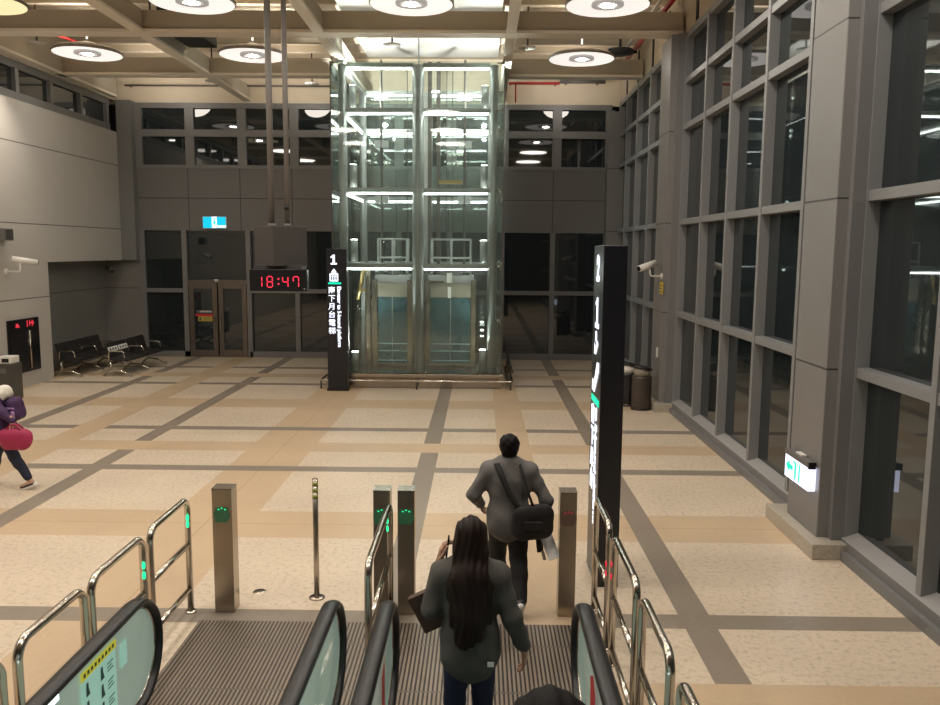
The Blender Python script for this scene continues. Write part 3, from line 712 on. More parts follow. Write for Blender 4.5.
def car(x0, x1, y0, y1, label):
    r = thing('elevator_car', (0, 0, 0), label, 'elevator car', 'lift cars inside the glass shaft')
    MB().box(x0, x1, y0, y1, .36, .44).build('car_floor', 'steel', r)
    MB().box(x0, x1, y0, y1, 2.42, 2.62, .01).build('car_roof', 'greysteel', r)
    for x in (x0, x1):
        for y in (y0, y1): B(x-.06, x+.06, y-.05, y+.05, .36, 2.5).build('corner_post', 'steel', r)
    o = MB().box(x0+.06, x1-.06, y0-.03, y0+.02, 2.08, 2.42, .004).build('door_header', 'cream', r)
    o = B(x0+.07, x1-.07, y0-.01, y0+.01, .44, 2.08).build('car_door', 'carglass', r)
    B((x0+x1)/2-.012, (x0+x1)/2+.012, y0-.02, y0+.02, .44, 2.08).build('door_meeting_edge', 'greysteel', o)
    for z in (.92, .74, .36+.14): B(x0+.07, x1-.07, y0-.02, y0-.008, z-.012, z+.014).build('door_band', 'railband', o)
    B(x0, x1, y1-.02, y1+.02, .44, 2.42).build('rear_glass', 'carglass', r)
    for x in (x0, x1): B(x-.012, x+.012, y0+.05, y1-.05, .44, 2.42).build('side_glass', 'carglass', r)
    MB().tube([(x0+.08, y1-.12, 1.25), (x1-.08, y1-.12, 1.25)], .022).build('grab_rail', 'chrome', r)
    mb = MB()
    for y in (y0+.05, y1-.05):
        for x in (x0+.08, (x0+x1)/2, x1-.08): mb.cyl((x, y, 2.6), (x, y, 3.5), .022, seg=8)
        for z in (3.05, 3.5): mb.cyl((x0+.08, y, z), (x1-.08, y, z), .022, seg=8)
    for x in (x0+.08, x1-.08): mb.cyl((x, y0+.05, 3.5), (x, y1-.05, 3.5), .022, seg=8)
    mb.build('roof_guard_rail', 'greysteel', r)
    MB().box(x0+.3, x1-.3, y0+.5, y1-.5, 2.62, 2.85, .02).build('door_machine', 'plastic', r)
car(-2.62, -1.75, 20.3, 20.88, 'narrower lift car behind the left half of the glass shaft')
car(-1.3, -.18, 20.3, 20.88, 'wider lift car behind the right half of the glass shaft')

# ------------------------------------------------------------------ sign totems, clock, exit signs
t = thing('sign_totem', (-3.27, 18.72, 0), 'slim black totem sign reading 1 and Elevator to S-bound platform', 'sign')
MB().box(-.23, .23, -.09, .09, 0, 3.25, .006).build('totem_body', 'totem', t)
F = lambda u, v, d=-.094: frame_mtx((u, d, v), (1, 0, 0), (0, 0, 1))
mb = MB(); 
for pts in (((-.085, 3.10), (-.085, 2.93), (-.035, 2.93), (-.035, 3.12), (-.075, 3.12)), ((-.13, 3.04), (-.13, 3.075), (-.075, 3.12), (-.085, 3.07)), ((-.13, 2.90), (.01, 2.90), (.01, 2.935), (-.13, 2.935))):
    mb.poly([(u, -.0945-.0003*len(pts), v) for u, v in pts])
mb.build('number_lettering', 'signwhite', t)
mb = MB()
mb.box(-.155, .035, -.096, -.092, 2.52, 2.70, .015)
mb.poly([(-.125, -.096, 2.72), (.005, -.096, 2.72), (-.06, -.096, 2.81)])
mb.build('lift_pictogram', 'signwhite', t)
mb = MB()
for k in range(3): mb.lathe([(0, 0), (.02, 0)], mtx=frame_mtx((-.11+.05*k, -.0975, 2.645), (1, 0, 0), (0, 0, 1)), seg=12).box(-.128+.05*k, -.094+.05*k, -.0985, -.0965, 2.55, 2.62)
mb.build('pictogram_figures', 'ink', t)
MB().box(-.19, .10, -.096, -.091, 2.455, 2.495).build('green_bar', 'signgreen', t)
mb = MB()
for k, ch in enumerate('南下月台電梯'): place_mesh(mb, text_mesh(ch, .17, bold=.001), F(-.115, 2.31-.185*k))
mb.build('chinese_lettering', 'signwhite', t)
mb = MB(); place_mesh(mb, text_mesh('Elevator to S-bound platform', .125, align='LEFT', bold=.002, spacing=.95), frame_mtx((.05, -.094, 2.41), (0, 0, -1), (1, 0, 0)))
mb.build('english_lettering', 'signwhite', t)
B(-.25, .25, -.11, .11, 0, .05).build('base_shoe', 'black', t)

t = thing('sign_totem', (1.25, 7.98, 0), 'tall black totem sign beside the right rails, seen edge-on with lit lettering', 'sign')
MB().box(-.11, .11, -.32, .32, 0, 3.3, .006).build('totem_body', 'totem', t)
G = lambda y, z: frame_mtx((-.114, y, z), (0, -1, 0), (0, 0, 1))
mb = MB(); place_mesh(mb, text_mesh('2', .34, bold=.012), G(.02, 3.07)); 
for y0, y1, z0, z1 in ((-.03, .05, 2.53, 2.80), (-.11, .13, 2.50, 2.55), (.05, .12, 2.72, 2.76)): mb.box(-.1145, -.1125, y0, y1, z0, z1)
mb.build('number_lettering', 'signwhite', t)
mb = MB().lathe([(0, 0), (.055, 0)], mtx=G(.04, 2.42), seg=16)
mb.poly([(-.115, .13, 2.24), (-.115, .02, 2.24), (-.115, -.12, 2.36), (-.115, -.04, 2.39), (-.115, .06, 2.30), (-.115, .12, 2.37)])
mb.build('train_pictogram', 'signwhite', t)
mb = MB().poly([(-.115, .22, 1.87), (-.115, .05, 1.86), (-.115, -.20, 2.10), (-.115, -.20, 2.18), (-.115, -.08, 2.18), (-.115, .08, 1.98), (-.115, .22, 1.98)])
mb.build('escalator_pictogram', 'signwhite', t)
MB().box(-.116, -.111, -.24, .24, 1.76, 1.82).build('green_bar', 'signgreen', t)
mb = MB()
for k, ch in enumerate('南下月台'): place_mesh(mb, text_mesh(ch, .2, bold=.008), G(.12, 1.62-.22*k))
mb.build('chinese_lettering', 'signwhite', t)
mb = MB(); place_mesh(mb, text_mesh('to S-bound platform', .16, align='LEFT', bold=.006, spacing=.9), frame_mtx((-.114, -.1, 1.73), (0, 0, -1), (0, -1, 0)))
mb.build('english_lettering', 'signwhite', t)
B(-.112, .112, -.322, .322, 0, .04).build('base_shoe', 'black', t)

t = thing('hanging_clock', (-3.24, 13.2, 2.57), 'hanging digital clock showing 18:47 in red under a dark housing', 'clock')
MB().box(-.46, .46, -.09, .09, 0, .35, .008).build('display_case', 'black', t)
mb = MB(); P = lambda u, v: (u, -.0935, v)
for ch, u in zip('1847', (-.345, -.175, .075, .245)): seven(mb, ch, (u, .065), .085, .17, .015, P)
for v in (.105, .185): mb.poly([P(-.005, v), P(.02, v), P(.02, v+.025), P(-.005, v+.025)])
mb.build('red_digits', 'ledred', t)
MB().poly([(.41, -.093, .03), (.43, -.093, .03), (.43, -.093, .05), (.41, -.093, .05)]).build('status_light', 'greysteel', t)
# housing: square box turned on its corner
Rz = Matrix.Rotation(math.radians(42), 4, 'Z')
MB().box(-.31, .31, -.31, .31, .40, 1.03, .008, mtx=Matrix.Translation((-.04, .3, 0)) @ Rz).build('housing', 'clockbox', t)
MB().box(-.42, .34, .05, .5, .35, .42, .006).build('mounting_plate', 'clockbox', t)
for x, r_ in ((-.16, .05), (.10, .043)):
    o = MB().cyl((x, .22, 1.0), (x-.0, .22, 4.95), r_).build('suspension_pole', 'clockpole', t)
    MB().lathe([(0, 1.03), (r_*1.35, 1.03), (r_*1.35, 1.06), (r_, 1.08)], (x, .22, 0), 20).build('pole_flange', 'clockpole', o)
MB().lathe([(0, -.045), (.03, -.03), (.045, 0), (.03, .04), (0, .05)], (.10, .155, 1.33), 16).build('camera_ball', 'black', t)

t = thing('exit_sign', (-7.85, YB-.06, 4.0), 'cyan lit exit sign above the double door', 'exit sign')
MB().box(-.35, .35, -.03, .06, -.18, .17, .01).build('sign_case', 'white', t)
MB().box(-.335, .335, -.036, -.03, -.165, .155).build('lit_face', 'exitcyan', t)
mb = MB().box(-.07, .07, -.042, -.036, -.16, .16)
mb.box(.09, .33, -.042, -.036, -.15, -.09)
mb.build('door_pictogram', 'exitwhite', t)
mb = MB().lathe([(0, 0), (.03, 0)], mtx=frame_mtx((.0, -.044, .10), (1, 0, 0), (0, 0, 1)), seg=12)
mb.poly([(-.03, -.044, .06), (.03, -.044, .06), (.045, -.044, -.02), (.02, -.044, -.13), (-.005, -.044, -.03), (-.045, -.044, -.12), (-.02, -.044, 0)])
mb.build('running_figure', 'exitgreen', t)

t = thing('exit_sign', (3.64, 9.09, .82), 'lit exit sign with green arrow low on the near right column', 'exit sign')
MB().box(-.06, .03, -.35, .35, .10, .16, .008).build('sign_case', 'plastic', t)
MB().box(-.055, .02, -.36, -.345, -.15, .155).build('end_cap', 'blackmat', t) if False else None
MB().box(-.05, .03, -.34, .34, -.16, .10).build('lit_face', 'exitwhite', t)
mb = MB(); X = -.0525
mb.poly([(X, .31, -.02), (X, .20, .06), (X, .20, .01), (X, .10, .01), (X, .10, -.05), (X, .20, -.05), (X, .20, -.10)])
mb.box(X-.002, X, .0, .05, -.13, .07).box(X-.002, X, .0, .1, .05, .07).box(X-.002, X, -.11, -.07, -.13, .07)
mb.build('arrow_pictogram', 'exitgreen', t)
MB().box(-.062, .02, -.365, -.34, .09, .165, .004).build('end_cap', 'black', t)
MB().box(-.03, .03, -.08, .10, .16, .18, .004).build('top_clip', 'white', t)

# ------------------------------------------------------------------ fire hose cabinet, cameras, bins, switch
t = thing('hose_cabinet', (XL, 18.7, 0), 'dark glossy fire hose cabinet set in the left wall', 'cabinet')
MB().box(.0, .03, -.66, .64, .36, 1.60, .006).build('cabinet_body', 'black', t)
MB().box(.03, .045, -.62, .60, .40, 1.34, .004).build('cabinet_door', 'black', t)
MB().tube([(.06, .17, .42), (.06, .17, 1.32)], .022).build('door_handle', 'steel', t)
mb = MB()
mb.poly([(.046, -.37, 1.42), (.046, -.20, 1.42), (.046, -.24, 1.47), (.046, -.30, 1.52), (.046, -.36, 1.5)]); mb.build('red_alarm_light', 'ledredlow', t)
mb = MB()
for y0_, y1_, z0_, z1_ in ((.12, .15, 1.40, 1.55), (.22, .25, 1.42, 1.55), (.25, .33, 1.47, 1.50), (.33, .36, 1.40, 1.55), (.38, .41, 1.44, 1.52)): mb.box(.03, .034, y0_, y1_, z0_, z1_)
mb.build('red_indicator', 'ledredlow', t)

def bullet(loc, rz, label, armdir, part=None):
    t = thing('bullet_camera', loc, label, 'camera', rz=rz)
    b = MB().cyl((0, -.2, .03), (0, .2, -.03), .062, seg=20).build('camera_body', 'white', t)
    MB().cyl((0, .2, -.03), (0, .215, -.033), .05, seg=16).build('lens', 'black', b)
    MB().box(-.075, .075, -.2, .24, .07, .085, .005, mtx=Matrix.Rotation(-.15, 4, 'X')).build('sun_shield', 'white', b)
    MB().tube(fillet([(0, -.02, -.05), (0, -.02, -.19), (armdir, -.02, -.19)], .06), .02).build('arm', 'white', t)
    MB().cyl((armdir*.97, -.02, -.19), (armdir, -.02, -.19), .07).build('wall_plate', 'white', t)
    return t
bullet((3.32, 16.95, 2.98), PI-.95, 'white bullet camera on the far right column', -.37) if False else None
t = thing('bullet_camera', (3.36, 16.75, 2.95), 'white bullet camera on the far right column', 'camera')
b_ = MB().cyl((.19, .06, .07), (-.17, -.1, -.05), .065, seg=20).build('camera_body', 'white', t)
MB().cyl((-.17, -.1, -.05), (-.185, -.107, -.055), .05).build('lens', 'black', b_)
MB().tube(fillet([(.06, 0, -.02), (.08, 0, -.2), (.32, 0, -.2)], .05), .016).build('arm', 'white', t)
MB().cyl((.29, 0, -.2), (.32, 0, -.2), .06).build('wall_plate', 'white', t)
t = thing('warning_plate', (3.67, 16.75, 2.52), 'small yellow plate under the right column camera', 'sign')
MB().box(-.006, .01, -.13, .13, -.13, .11, .003).build('plate', 'yellow', t)
mb = MB()
for k in range(3): mb.box(-.009, -.006, -.1, .1, -.09+.06*k, -.07+.06*k)
mb.build('lettering', 'ink', t)
t = thing('bullet_camera', (-10.2, 18.15, 2.92), 'white bullet camera on the left wall above the fire hose cabinet', 'camera')
b_ = MB().cyl((-.15, -.1, .06), (.2, .3, -.03), .07, seg=20).build('camera_body', 'white', t)
MB().cyl((.2, .3, -.03), (.21, .312, -.033), .055).build('lens', 'black', b_)
MB().tube(fillet([(-.02, 0, -.04), (-.02, 0, -.22), (-.34, 0, -.22)], .05), .018).build('arm', 'white', t)
MB().cyl((-.355, 0, -.22), (-.32, 0, -.22), .07).build('wall_plate', 'white', t)
t = thing('wall_speaker', (-10.45, 17.95, 3.5), 'small dark grey speaker on the left wall over the camera', 'speaker')
MB().box(-.1, .12, -.12, .22, -.12, .14, .015).build('cabinet', 'plastic', t); MB().box(.12, .13, -.09, .19, -.09, .11).build('grille', 'darksteel', t)
t = thing('bullet_camera', (-10.75, 23.6, 2.62), 'dark camera under the alcove ceiling over the seats', 'camera')
b_ = MB().cyl((-.05, .1, .02), (.2, -.15, -.05), .075).build('camera_body', 'darksteel', t)
MB().cyl((.2, -.15, -.05), (.21, -.16, -.053), .055).build('lens', 'black', b_)
MB().cyl((.03, 0, .0), (.03, 0, .26), .025).build('arm', 'darksteel', t)
t = thing('light_switch', (3.675, 16.95, 1.17), 'small white switch plate on the far right column', 'switch')
MB().box(-.012, .01, -.05, .05, -.1, .1, .004).build('plate', 'white', t); MB().box(-.018, -.012, -.02, .02, -.04, .04, .002).build('rocker', 'white', t)

def oval_bin(loc, rz, label, body, topm):
    t = thing('litter_bin', loc, label, 'bin', 'litter bins by the right column', rz)
    S = Matrix.Diagonal((1, .8, 1, 1))
    MB().lathe([(0, 0), (.185, 0), (.20, .03), (.205, .66), (.2, .70), (0, .70)], mtx=S, seg=32).build('bin_body', body, t)
    MB().lathe([(0, .0), (.212, .0), (.212, .04), (0, .04)], mtx=S, seg=32).build('base_ring', 'black', t)
    o = MB().lathe([(0, .70), (.17, .70), (.17, .86), (0, .86)], mtx=S, seg=24).build('neck', topm, t)
    MB().lathe([(0, .0), (.21, .0), (.215, .02), (.19, .045), (0, .05)], mtx=Matrix.Translation((0, 0, .86)) @ Matrix.Rotation(.2, 4, 'Y') @ S, seg=32).build('lid', 'black', t)
    return t
oval_bin((3.34, 16.75, 0), 0, 'brown oval litter bin with slanted black lid by the far right column', 'binbrown', 'cream')
oval_bin((3.16, 17.2, 0), 0, 'black litter bin half hidden behind the brown bin', 'black', 'white')
t = thing('litter_bin', (-10.05, 17.1, 0), 'square grey litter bin with white ashtray top by the left wall', 'bin')
MB().box(-.22, .22, -.2, .2, .03, .80, .015).build('bin_body', 'bingrey', t); MB().box(-.2, .2, -.18, .18, 0, .03).build('base', 'black', t)
o = MB().box(-.1, .2, -.16, .16, .80, .95, .02).build('ash_hood', 'white', t); MB().box(.0, .15, -.165, -.158, .83, .91).build('slot', 'black', o)
MB().box(-.22, -.12, -.2, .2, .80, .88, .01).build('lid', 'black', t)
mb = MB(); mb.box(-.02, .1, -.204, -.2, .60, .70); mb.build('label_plate', 'plastic', t)

# ------------------------------------------------------------------ bench seating in the alcove
def bench(x, y0, n, label, tags=False):
    t = thing('waiting_bench', (x, y0, 0), label, 'bench', 'linked waiting seats in the alcove')
    w_ = .585
    B(-.26, -.20, .05, n*w_-.05, .30, .37).build('support_beam', 'darksteel', t)
    for k in range(n):
        y = k*w_+.03
        R1 = Matrix.Translation((-.02, y+w_/2-.03, .42)) @ Matrix.Rotation(math.radians(5), 4, 'Y')
        MB().box(-.26, .24, -.275, .275, -.035, .035, .025, mtx=R1).build('seat', 'blackmat', t)
        R2 = Matrix.Translation((-.31, y+w_/2-.03, .62)) @ Matrix.Rotation(math.radians(-17), 4, 'Y')
        bk = MB().box(-.03, .03, -.275, .275, -.19, .22, .025, mtx=R2).build('backrest', 'blackmat', t)
        if tags and k < 2:
            o = MB().box(.033, .037, -.265, .265, -.02, .10, .001, mtx=R2).build('seat_notice', 'paper', bk); tag(o, 'white notice strip across the backrest')
            mb = MB()
            for q in range(3): mb.box(.037, .039, -.2+.15*q, -.1+.15*q, .01, .07, mtx=R2)
            mb.build('notice_lettering', 'plastic', o)
    for k in range(0, n+1, 2):
        y = k*w_
        MB().tube(fillet([(-.42, y, .02), (-.24, y, .16), (.02, y, .14), (.30, y, .02)], .08), .026).tube([(-.22, y, .14), (-.23, y, .36)], .03).build('leg', 'chrome', t)
    for k in range(0, n+1, 2):
        y = k*w_
        MB().tube(fillet([(-.27, y, .42), (-.27, y, .64), (.10, y, .64), (.13, y, .47)], .06), .019).build('armrest', 'chrome', t)
    return t
bench(-10.33, 20.35, 4, 'plain black four-seat bench against the alcove back')
bench(-9.12, 20.45, 4, 'four-seat black bench nearer the door, white notices on its backrests', True)

# ------------------------------------------------------------------ posts and rails at the escalator foot
def bollard(x0, x1, label, glow, side, y=7.05):
    t = thing('sensor_post', ((x0+x1)/2, y, 0), label, 'post', 'steel sensor posts at the escalator foot')
    w_ = x1-x0
    MB().box(-w_/2, w_/2, -.06, .10, 0, 1.140, .004).build('post_body', 'steel', t)
    MB().box(-w_/2-.002, w_/2+.002, -.061, .101, 1.140, 1.146).build('top_cap', 'steel', t)
    mb = MB().poly([(-.05, -.0615, .98), (.05, -.0615, .98), (.075, -.0615, .90), (.045, -.0615, .84), (-.06, -.0615, .84), (-.075, -.0615, .92)])
    o = mb.build('signal_glow_patch', 'ledgreenlow' if glow == 'g' else 'ledredglow', t)  # coloured patch paints the signal's smear of light on the steel
    mb = MB()
    for q in range(-1, 2): mb.poly([(.018*q*1.6-.006, -.063, .965-.012*abs(q)), (.018*q*1.6+.006, -.063, .965-.012*abs(q)), (.018*q*1.6+.006, -.063, .975-.012*abs(q)), (.018*q*1.6-.006, -.063, .975-.012*abs(q))])
    mb.build('signal_lens', 'ledgreen' if glow == 'g' else 'ledredlow', o)
    return t
bollard(-2.358, -2.182, 'square steel post with green signal, left of the left escalator', 'g', 0)
bollard(-.93, -.78, 'steel post with green signal, left one of the close pair', 'g', 0)
bollard(-.715, -.565, 'steel post with green signal, right one of the close pair', 'g', 0)
bollard(.715, .865, 'steel post with faint red signal beside the man', 'r', 0)
t = thing('slim_post', (-1.51, 7.33, 0), 'thin steel post with yellow green bands before the left escalator', 'post')
MB().cyl((0, 0, 0), (0, 0, 1.15), .026, seg=16).build('tube', 'steel', t)
for z in (.98, 1.04, 1.10): MB().cyl((0, 0, z-.018), (0, 0, z+.018), .0275, seg=16).build('band', 'postyellow', t)
MB().lathe([(0, .012), (.07, .012), (.075, 0), (0, 0)], seg=20).build('base_plate', 'steel', t)
MB().lathe([(0, .006), (.06, .005), (.065, 0)], (-2.08, 7.45, 0), 20).build('floor_stud', 'steel', None, 'round flush steel stud in the floor behind the left sensor post', 'stud')

def rail(x, y0, y1, label, zt=1.05, mids=(.60, .17), group='steel crowd rails beside the escalators', glint=None):
    t = thing('guard_rail', (x, (y0+y1)/2, 0), label, 'rail', group)
    h = (y1-y0)/2; r_ = .028
    MB().tube(fillet([(0, -h, 0), (0, -h, zt), (0, h, zt), (0, h, 0)], .11, 8), r_, 12).build('frame', 'chrome', t)
    for z in mids: MB().tube([(0, -h, z), (0, h, z)], r_*.85, 12).build('crossbar', 'chrome', t)
    for s in (-1, 1): MB().lathe([(0, .012), (.05, .012), (.055, 0), (0, 0)], (0, s*h, 0), 20).build('base_flange', 'chrome', t)
    if glint:  # glowing beads stand in for signal reflections on the tube
        m, y, zs = glint
        mb = MB()
        for z in zs: mb.lathe([(0, 0), (.011, .006), (.014, .03), (.011, .055), (0, .06)], (0.0, y, z), 10)
        for v in mb.bm.verts: v.co.x += .0; 
        bmesh.ops.translate(mb.bm, verts=mb.bm.verts, vec=(.016 if x < -1 else -.016, -.010, 0))
        mb.build('rail_glint', m, t)
    return t
rail(-2.58, 6.17, 7.0, 'left guard rail nearest the square steel post', mids=(.63, .22), glint=('ledgreen', .375, (.80, .86)))
rail(-2.58, 5.19, 6.03, 'second left guard rail, behind the glass balustrade end', glint=('ledgreen', .40, (.72, .80)))
rail(-2.57, 4.30, 5.07, 'third left guard rail, above the mint poster')
rail(-2.57, 3.34, 4.14, 'left guard rail cut by the bottom left corner')
rail(1.06, 6.42, 7.16, 'right guard rail in front of the tall totem sign', mids=(.55, .13), glint=('ledredlow', -.37, (.62, .70)))
rail(1.06, 5.24, 6.16, 'second right guard rail from the totem sign', mids=(.55, .13), glint=('ledredlow', .46, (.70, .80)))
rail(1.06, 4.26, 5.04, 'third right guard rail from the totem sign', mids=(.55, .13))
rail(1.06, 3.22, 4.02, 'right guard rail nearest the bottom picture edge', mids=(.55, .13))
rail(-.775, 5.53, 6.92, 'single guard rail between the two escalators', mids=(.58, .17), glint=('ledgreen', .69, (.80, .87)))

# landing plate
MB().box(-2.44, .92, 2.95, 6.82, -.02, .006).build('landing_plate', 'groove', None, 'brown grooved metal landing plate at the foot of both escalators', 'floor plate')

# escalators
TAN = math.tan(math.radians(30))
def esc_path(inset=0., y_end=5.06, n=14):
    R_ = .37-inset; zc = .58
    pts = []
    for y in (-1.6, -.5, .8, 2.0): pts.append((y, zc+R_+(2.95-y)*TAN+0.0))
    for k in range(7):
        y = 2.4+k*.17; pts.append((y, zc+R_+max(0, (3.42-y))**2*.28))
    pts += [(y, zc+R_) for y in (3.7, 4.1, 4.5)]
    for k in range(n+1):
        a = PI/2-PI*k/n; pts.append((y_end+R_*math.cos(a), zc+R_*math.sin(a)))
    pts += [(4.5, zc-R_), (4.0, zc-R_), (3.6, zc-R_)]
    return pts
def escalator(xl, xr, label, name='escalator'):
    t = thing(name, ((xl+xr)/2, 0, 0), label, 'escalator', 'escalators side by side')
    xc = (xl+xr)/2
    for x, sd in ((xl-xc, 1), (xr-xc, -1)):
        hr_prof = [(.055*math.cos(a), .030*math.sin(a)) for a in [2*PI*i/16 for i in range(16)]]
        bal = MB()
        p = esc_path(.02); q = [(x, y, z) for y, z in p]
        # glass leaf
        pin = esc_path(.045)
        bottom = [(3.6, .05), (2.9, .08), (-1.6, .08+4.5*TAN)]
        outline = [(x-.006, y, z) for y, z in pin[:-3]]+[(x-.006, 4.6, .05)]+[(x-.006, y, z) for y, z in bottom]
        bal.poly(outline, (.012, 0, 0))
        g = bal.build('balustrade_glass', 'balglass', t)
        MB().sweep(q, hr_prof, side=(1, 0, 0)).build('handrail', 'rubber', t)
        e = [(x, y, z) for y, z in esc_path(.052)]
        MB().sweep(e, [(-.013, -.009), (.013, -.009), (.013, .009), (-.013, .009)], side=(1, 0, 0)).build('rail_channel', 'chrome', g)
        lt = [(x+.0*sd, y, z) for y, z in esc_path(.085) if y < 4.45 and z > .6]
        MB().sweep(lt, [(-.011, -.022), (.011, -.022), (.011, .022), (-.011, .022)], side=(1, 0, 0)).build('light_strip', 'balled', g)
        MB().sweep([(x, 4.95, .107), (x, 2.95, .107), (x, -1.6, .107+4.55*TAN)], [(-.07, -.10), (.07, -.10), (.07, .10), (-.07, .10)], side=(1, 0, 0), smooth=False).build('skirt', 'steel', t)
    # steps climbing away behind
    mb = MB()
    a, b2 = xl-xc+.09, xr-xc-.09
    for k in range(11):
        y1 = 2.94-k*.40; z1 = k*.231
        mb.box(a, b2, y1-.40, y1, z1-.22, z1-.005 if k == 0 else z1)
    mb.build('steps', 'groove', t)
    return t
E1 = escalator(-2.25, -.965, 'left escalator, its near balustrade carrying a mint safety poster')
E2 = escalator(-.595, .70, 'right escalator, where the woman steps off')
# posters and stickers on the glass
def on_glass(esc, x, pts, name, m, label=None, parent=None):
    xc = esc.location.x
    mb = MB().poly([(x-xc, y, z) for y, z in pts]); o = mb.build(name, m, parent or esc, label); return o
X1 = -2.237
po = on_glass(E1, X1, [(4.33, .80), (4.77, .80), (4.77, .30), (4.33, .30)], 'safety_poster', 'poster', 'mint green safety poster on the glass')
on_glass(E1, X1+.002, [(4.33, .855), (4.78, .855), (4.78, .80), (4.33, .80)], 'poster_header', 'posteryel', 'yellow header strip', po)
xc1 = E1.location.x
for k in range(4):
    z = .72-.11*k; xx = X1+.003-xc1
    for yy in (4.40, 4.58):
        mb = MB().poly([(xx, yy-.018, z-.03), (xx, yy+.03, z-.03), (xx, yy+.014, z+.018), (xx, yy+.012, z+.05), (xx, yy-.012, z+.05), (xx, yy-.016, z+.018)])
        mb.build('pictogram', 'ink', po)
    mb = MB()
    for q in range(3): mb.poly([(xx, 4.65, z-.02+.022*q), (xx, 4.73-.02*(q % 2), z-.02+.022*q), (xx, 4.73-.02*(q % 2), z-.012+.022*q), (xx, 4.65, z-.012+.022*q)])
    mb.build('poster_lettering', 'ink', po)
mb = MB()
for k in range(9): mb.poly([(X1+.004-xc1, 4.36+.045*k, .815), (X1+.004-xc1, 4.385+.045*k, .815), (X1+.004-xc1, 4.385+.045*k, .84), (X1+.004-xc1, 4.36+.045*k, .84)])
mb.build('header_lettering', 'ink', po)
po = on_glass(E1, X1, [(4.83, .78), (4.93, .78), (4.93, .62), (4.83, .62)], 'small_sticker', 'poster', 'small pale blue sticker beside the poster')
on_glass(E2, -.58, [(4.70, .66), (4.85, .74), (4.85, .20), (4.70, .20)], 'red_sticker', 'stickerred', 'red warning sticker on the left glass')
on_glass(E2, .675, [(4.62, .74), (4.50, .80), (4.40, .72), (4.46, .40), (4.58, .40)], 'red_sticker', 'stickerred', 'red warning sticker on the right glass')

# ------------------------------------------------------------------ people
def hand_prims(w, d, n, side, curl=.4, size=1.):
    """w wrist, d finger direction, n palm normal (towards where fingers curl), side = thumb direction"""
    w = np.array(w, float); d = np.array(d, float); d /= np.linalg.norm(d); n = np.array(n, float); n -= d*n.dot(d); n /= np.linalg.norm(n)
    s = np.cross(d, n); s = s if np.dot(s, side) > 0 else -s
    P = []
    z = size
    for o in (-.026, -.009, .009, .026):
        P.append(cap(w+d*.012*z, w+d*.085*z+s*o*z, .017*z, .0125*z, .014))
    for o, L, sp in ((.029, .070, .07), (.010, .078, .01), (-.010, .073, -.04), (-.028, .056, -.10)):
        p = w+d*.088*z+s*o*z; a = curl*.6; dd = d+s*sp
        r = .0092*z
        for f in (.44, .32, .24):
            q = p+(dd*math.cos(a)+n*math.sin(a))*L*z*f*1.05; P.append(cap(p, q, r, r*.92, .004)); p = q; r *= .92; a += curl
    p = w+d*.028*z+s*.026*z; a = .25
    for f, r in ((.045, .0125), (.034, .0105), (.026, .0095)):
        dd = d*math.cos(.75-a*.6)+s*math.sin(.75-a*.6)+n*.35*curl; dd /= np.linalg.norm(dd)
        q = p+dd*f*z; P.append(cap(p, q, r*z, r*.9*z, .006)); p = q; a += .35
    return P

def head_prims(c, r=1., yaw=(0, 1, 0)):
    """c = centre of the skull; faces local +y"""
    c = np.array(c, float); o = lambda x, y, z: c+np.array((x, y, z))*r
    P = [ell(o(0, -.008, .02), (.076*r, .094*r, .092*r), .02), ell(o(0, .030, -.045), (.058*r, .064*r, .070*r), .03),
         cap(o(0, .075, -.09), o(0, .07, -.10), .02*r, .018*r, .03),
         cap(o(0, .088, .012), o(0, .112, -.030), .009*r, .013*r, .012), cap(o(-.014, .097, -.034), o(.014, .097, -.034), .009*r, .009*r, .008),
         cap(o(-.02, .090, -.066), o(.02, .090, -.066), .009*r, .009*r, .008),
         cap(o(-.035, .08, .03), o(.035, .08, .03), .012*r, .012*r, .015)]
    for sx in (-1, 1):
        P.append(ell(o(.030*sx, .094, .006), (.014*r, .012*r, .010*r), .008, 'd'))
        P.append(ell(o(.040*sx, .060, -.03), (.025*r, .025*r, .02*r), .02))
        P.append(ell(o(.078*sx, -.005, -.012), (.010*r, .022*r, .032*r), .01))
    return P

def face_parts(c, r, parent):
    c = Vector(c)
    for sx in (-1, 1):
        p = c+Vector((.030*sx, .080, .006))*r
        e = MB().lathe([(0, -.011*r), (.008*r, -.008*r), (.011*r, 0), (.008*r, .008*r), (0, .011*r)], p, 14).build('eye', 'eyewhite', parent)
        MB().lathe([(0, .0012), (.0055*r, 0)], mtx=frame_mtx(p+Vector((0, .0108*r, 0)), (-1, 0, 0), (0, 0, 1)), seg=12).build('iris', 'iris', e)
    V = c+Vector((0, .099, -.066))*r
    MB().lathe([(0, -.006), (.5, -.004), (1, 0), (.5, .004), (0, .006)], mtx=Matrix.Translation(V) @ Matrix.Diagonal((.022*r, .010*r, 1.1*r, 1)), seg=16).build('lips', 'lip', parent)

folds = lambda A, f=38.: (lambda X, Y, Z: A*(np.sin(f*Z+6*np.sin(9*X)+4*Y)*.6+np.sin(f*.6*Z-14*X+7*np.sin(5*Y))*.5))
def hairwave(A, f=150.): return lambda X, Y, Z: A*np.sin(f*X+3*np.sin(11*Z+7*Y))*.6+A*.7*np.sin(f*.45*X-5*Z)

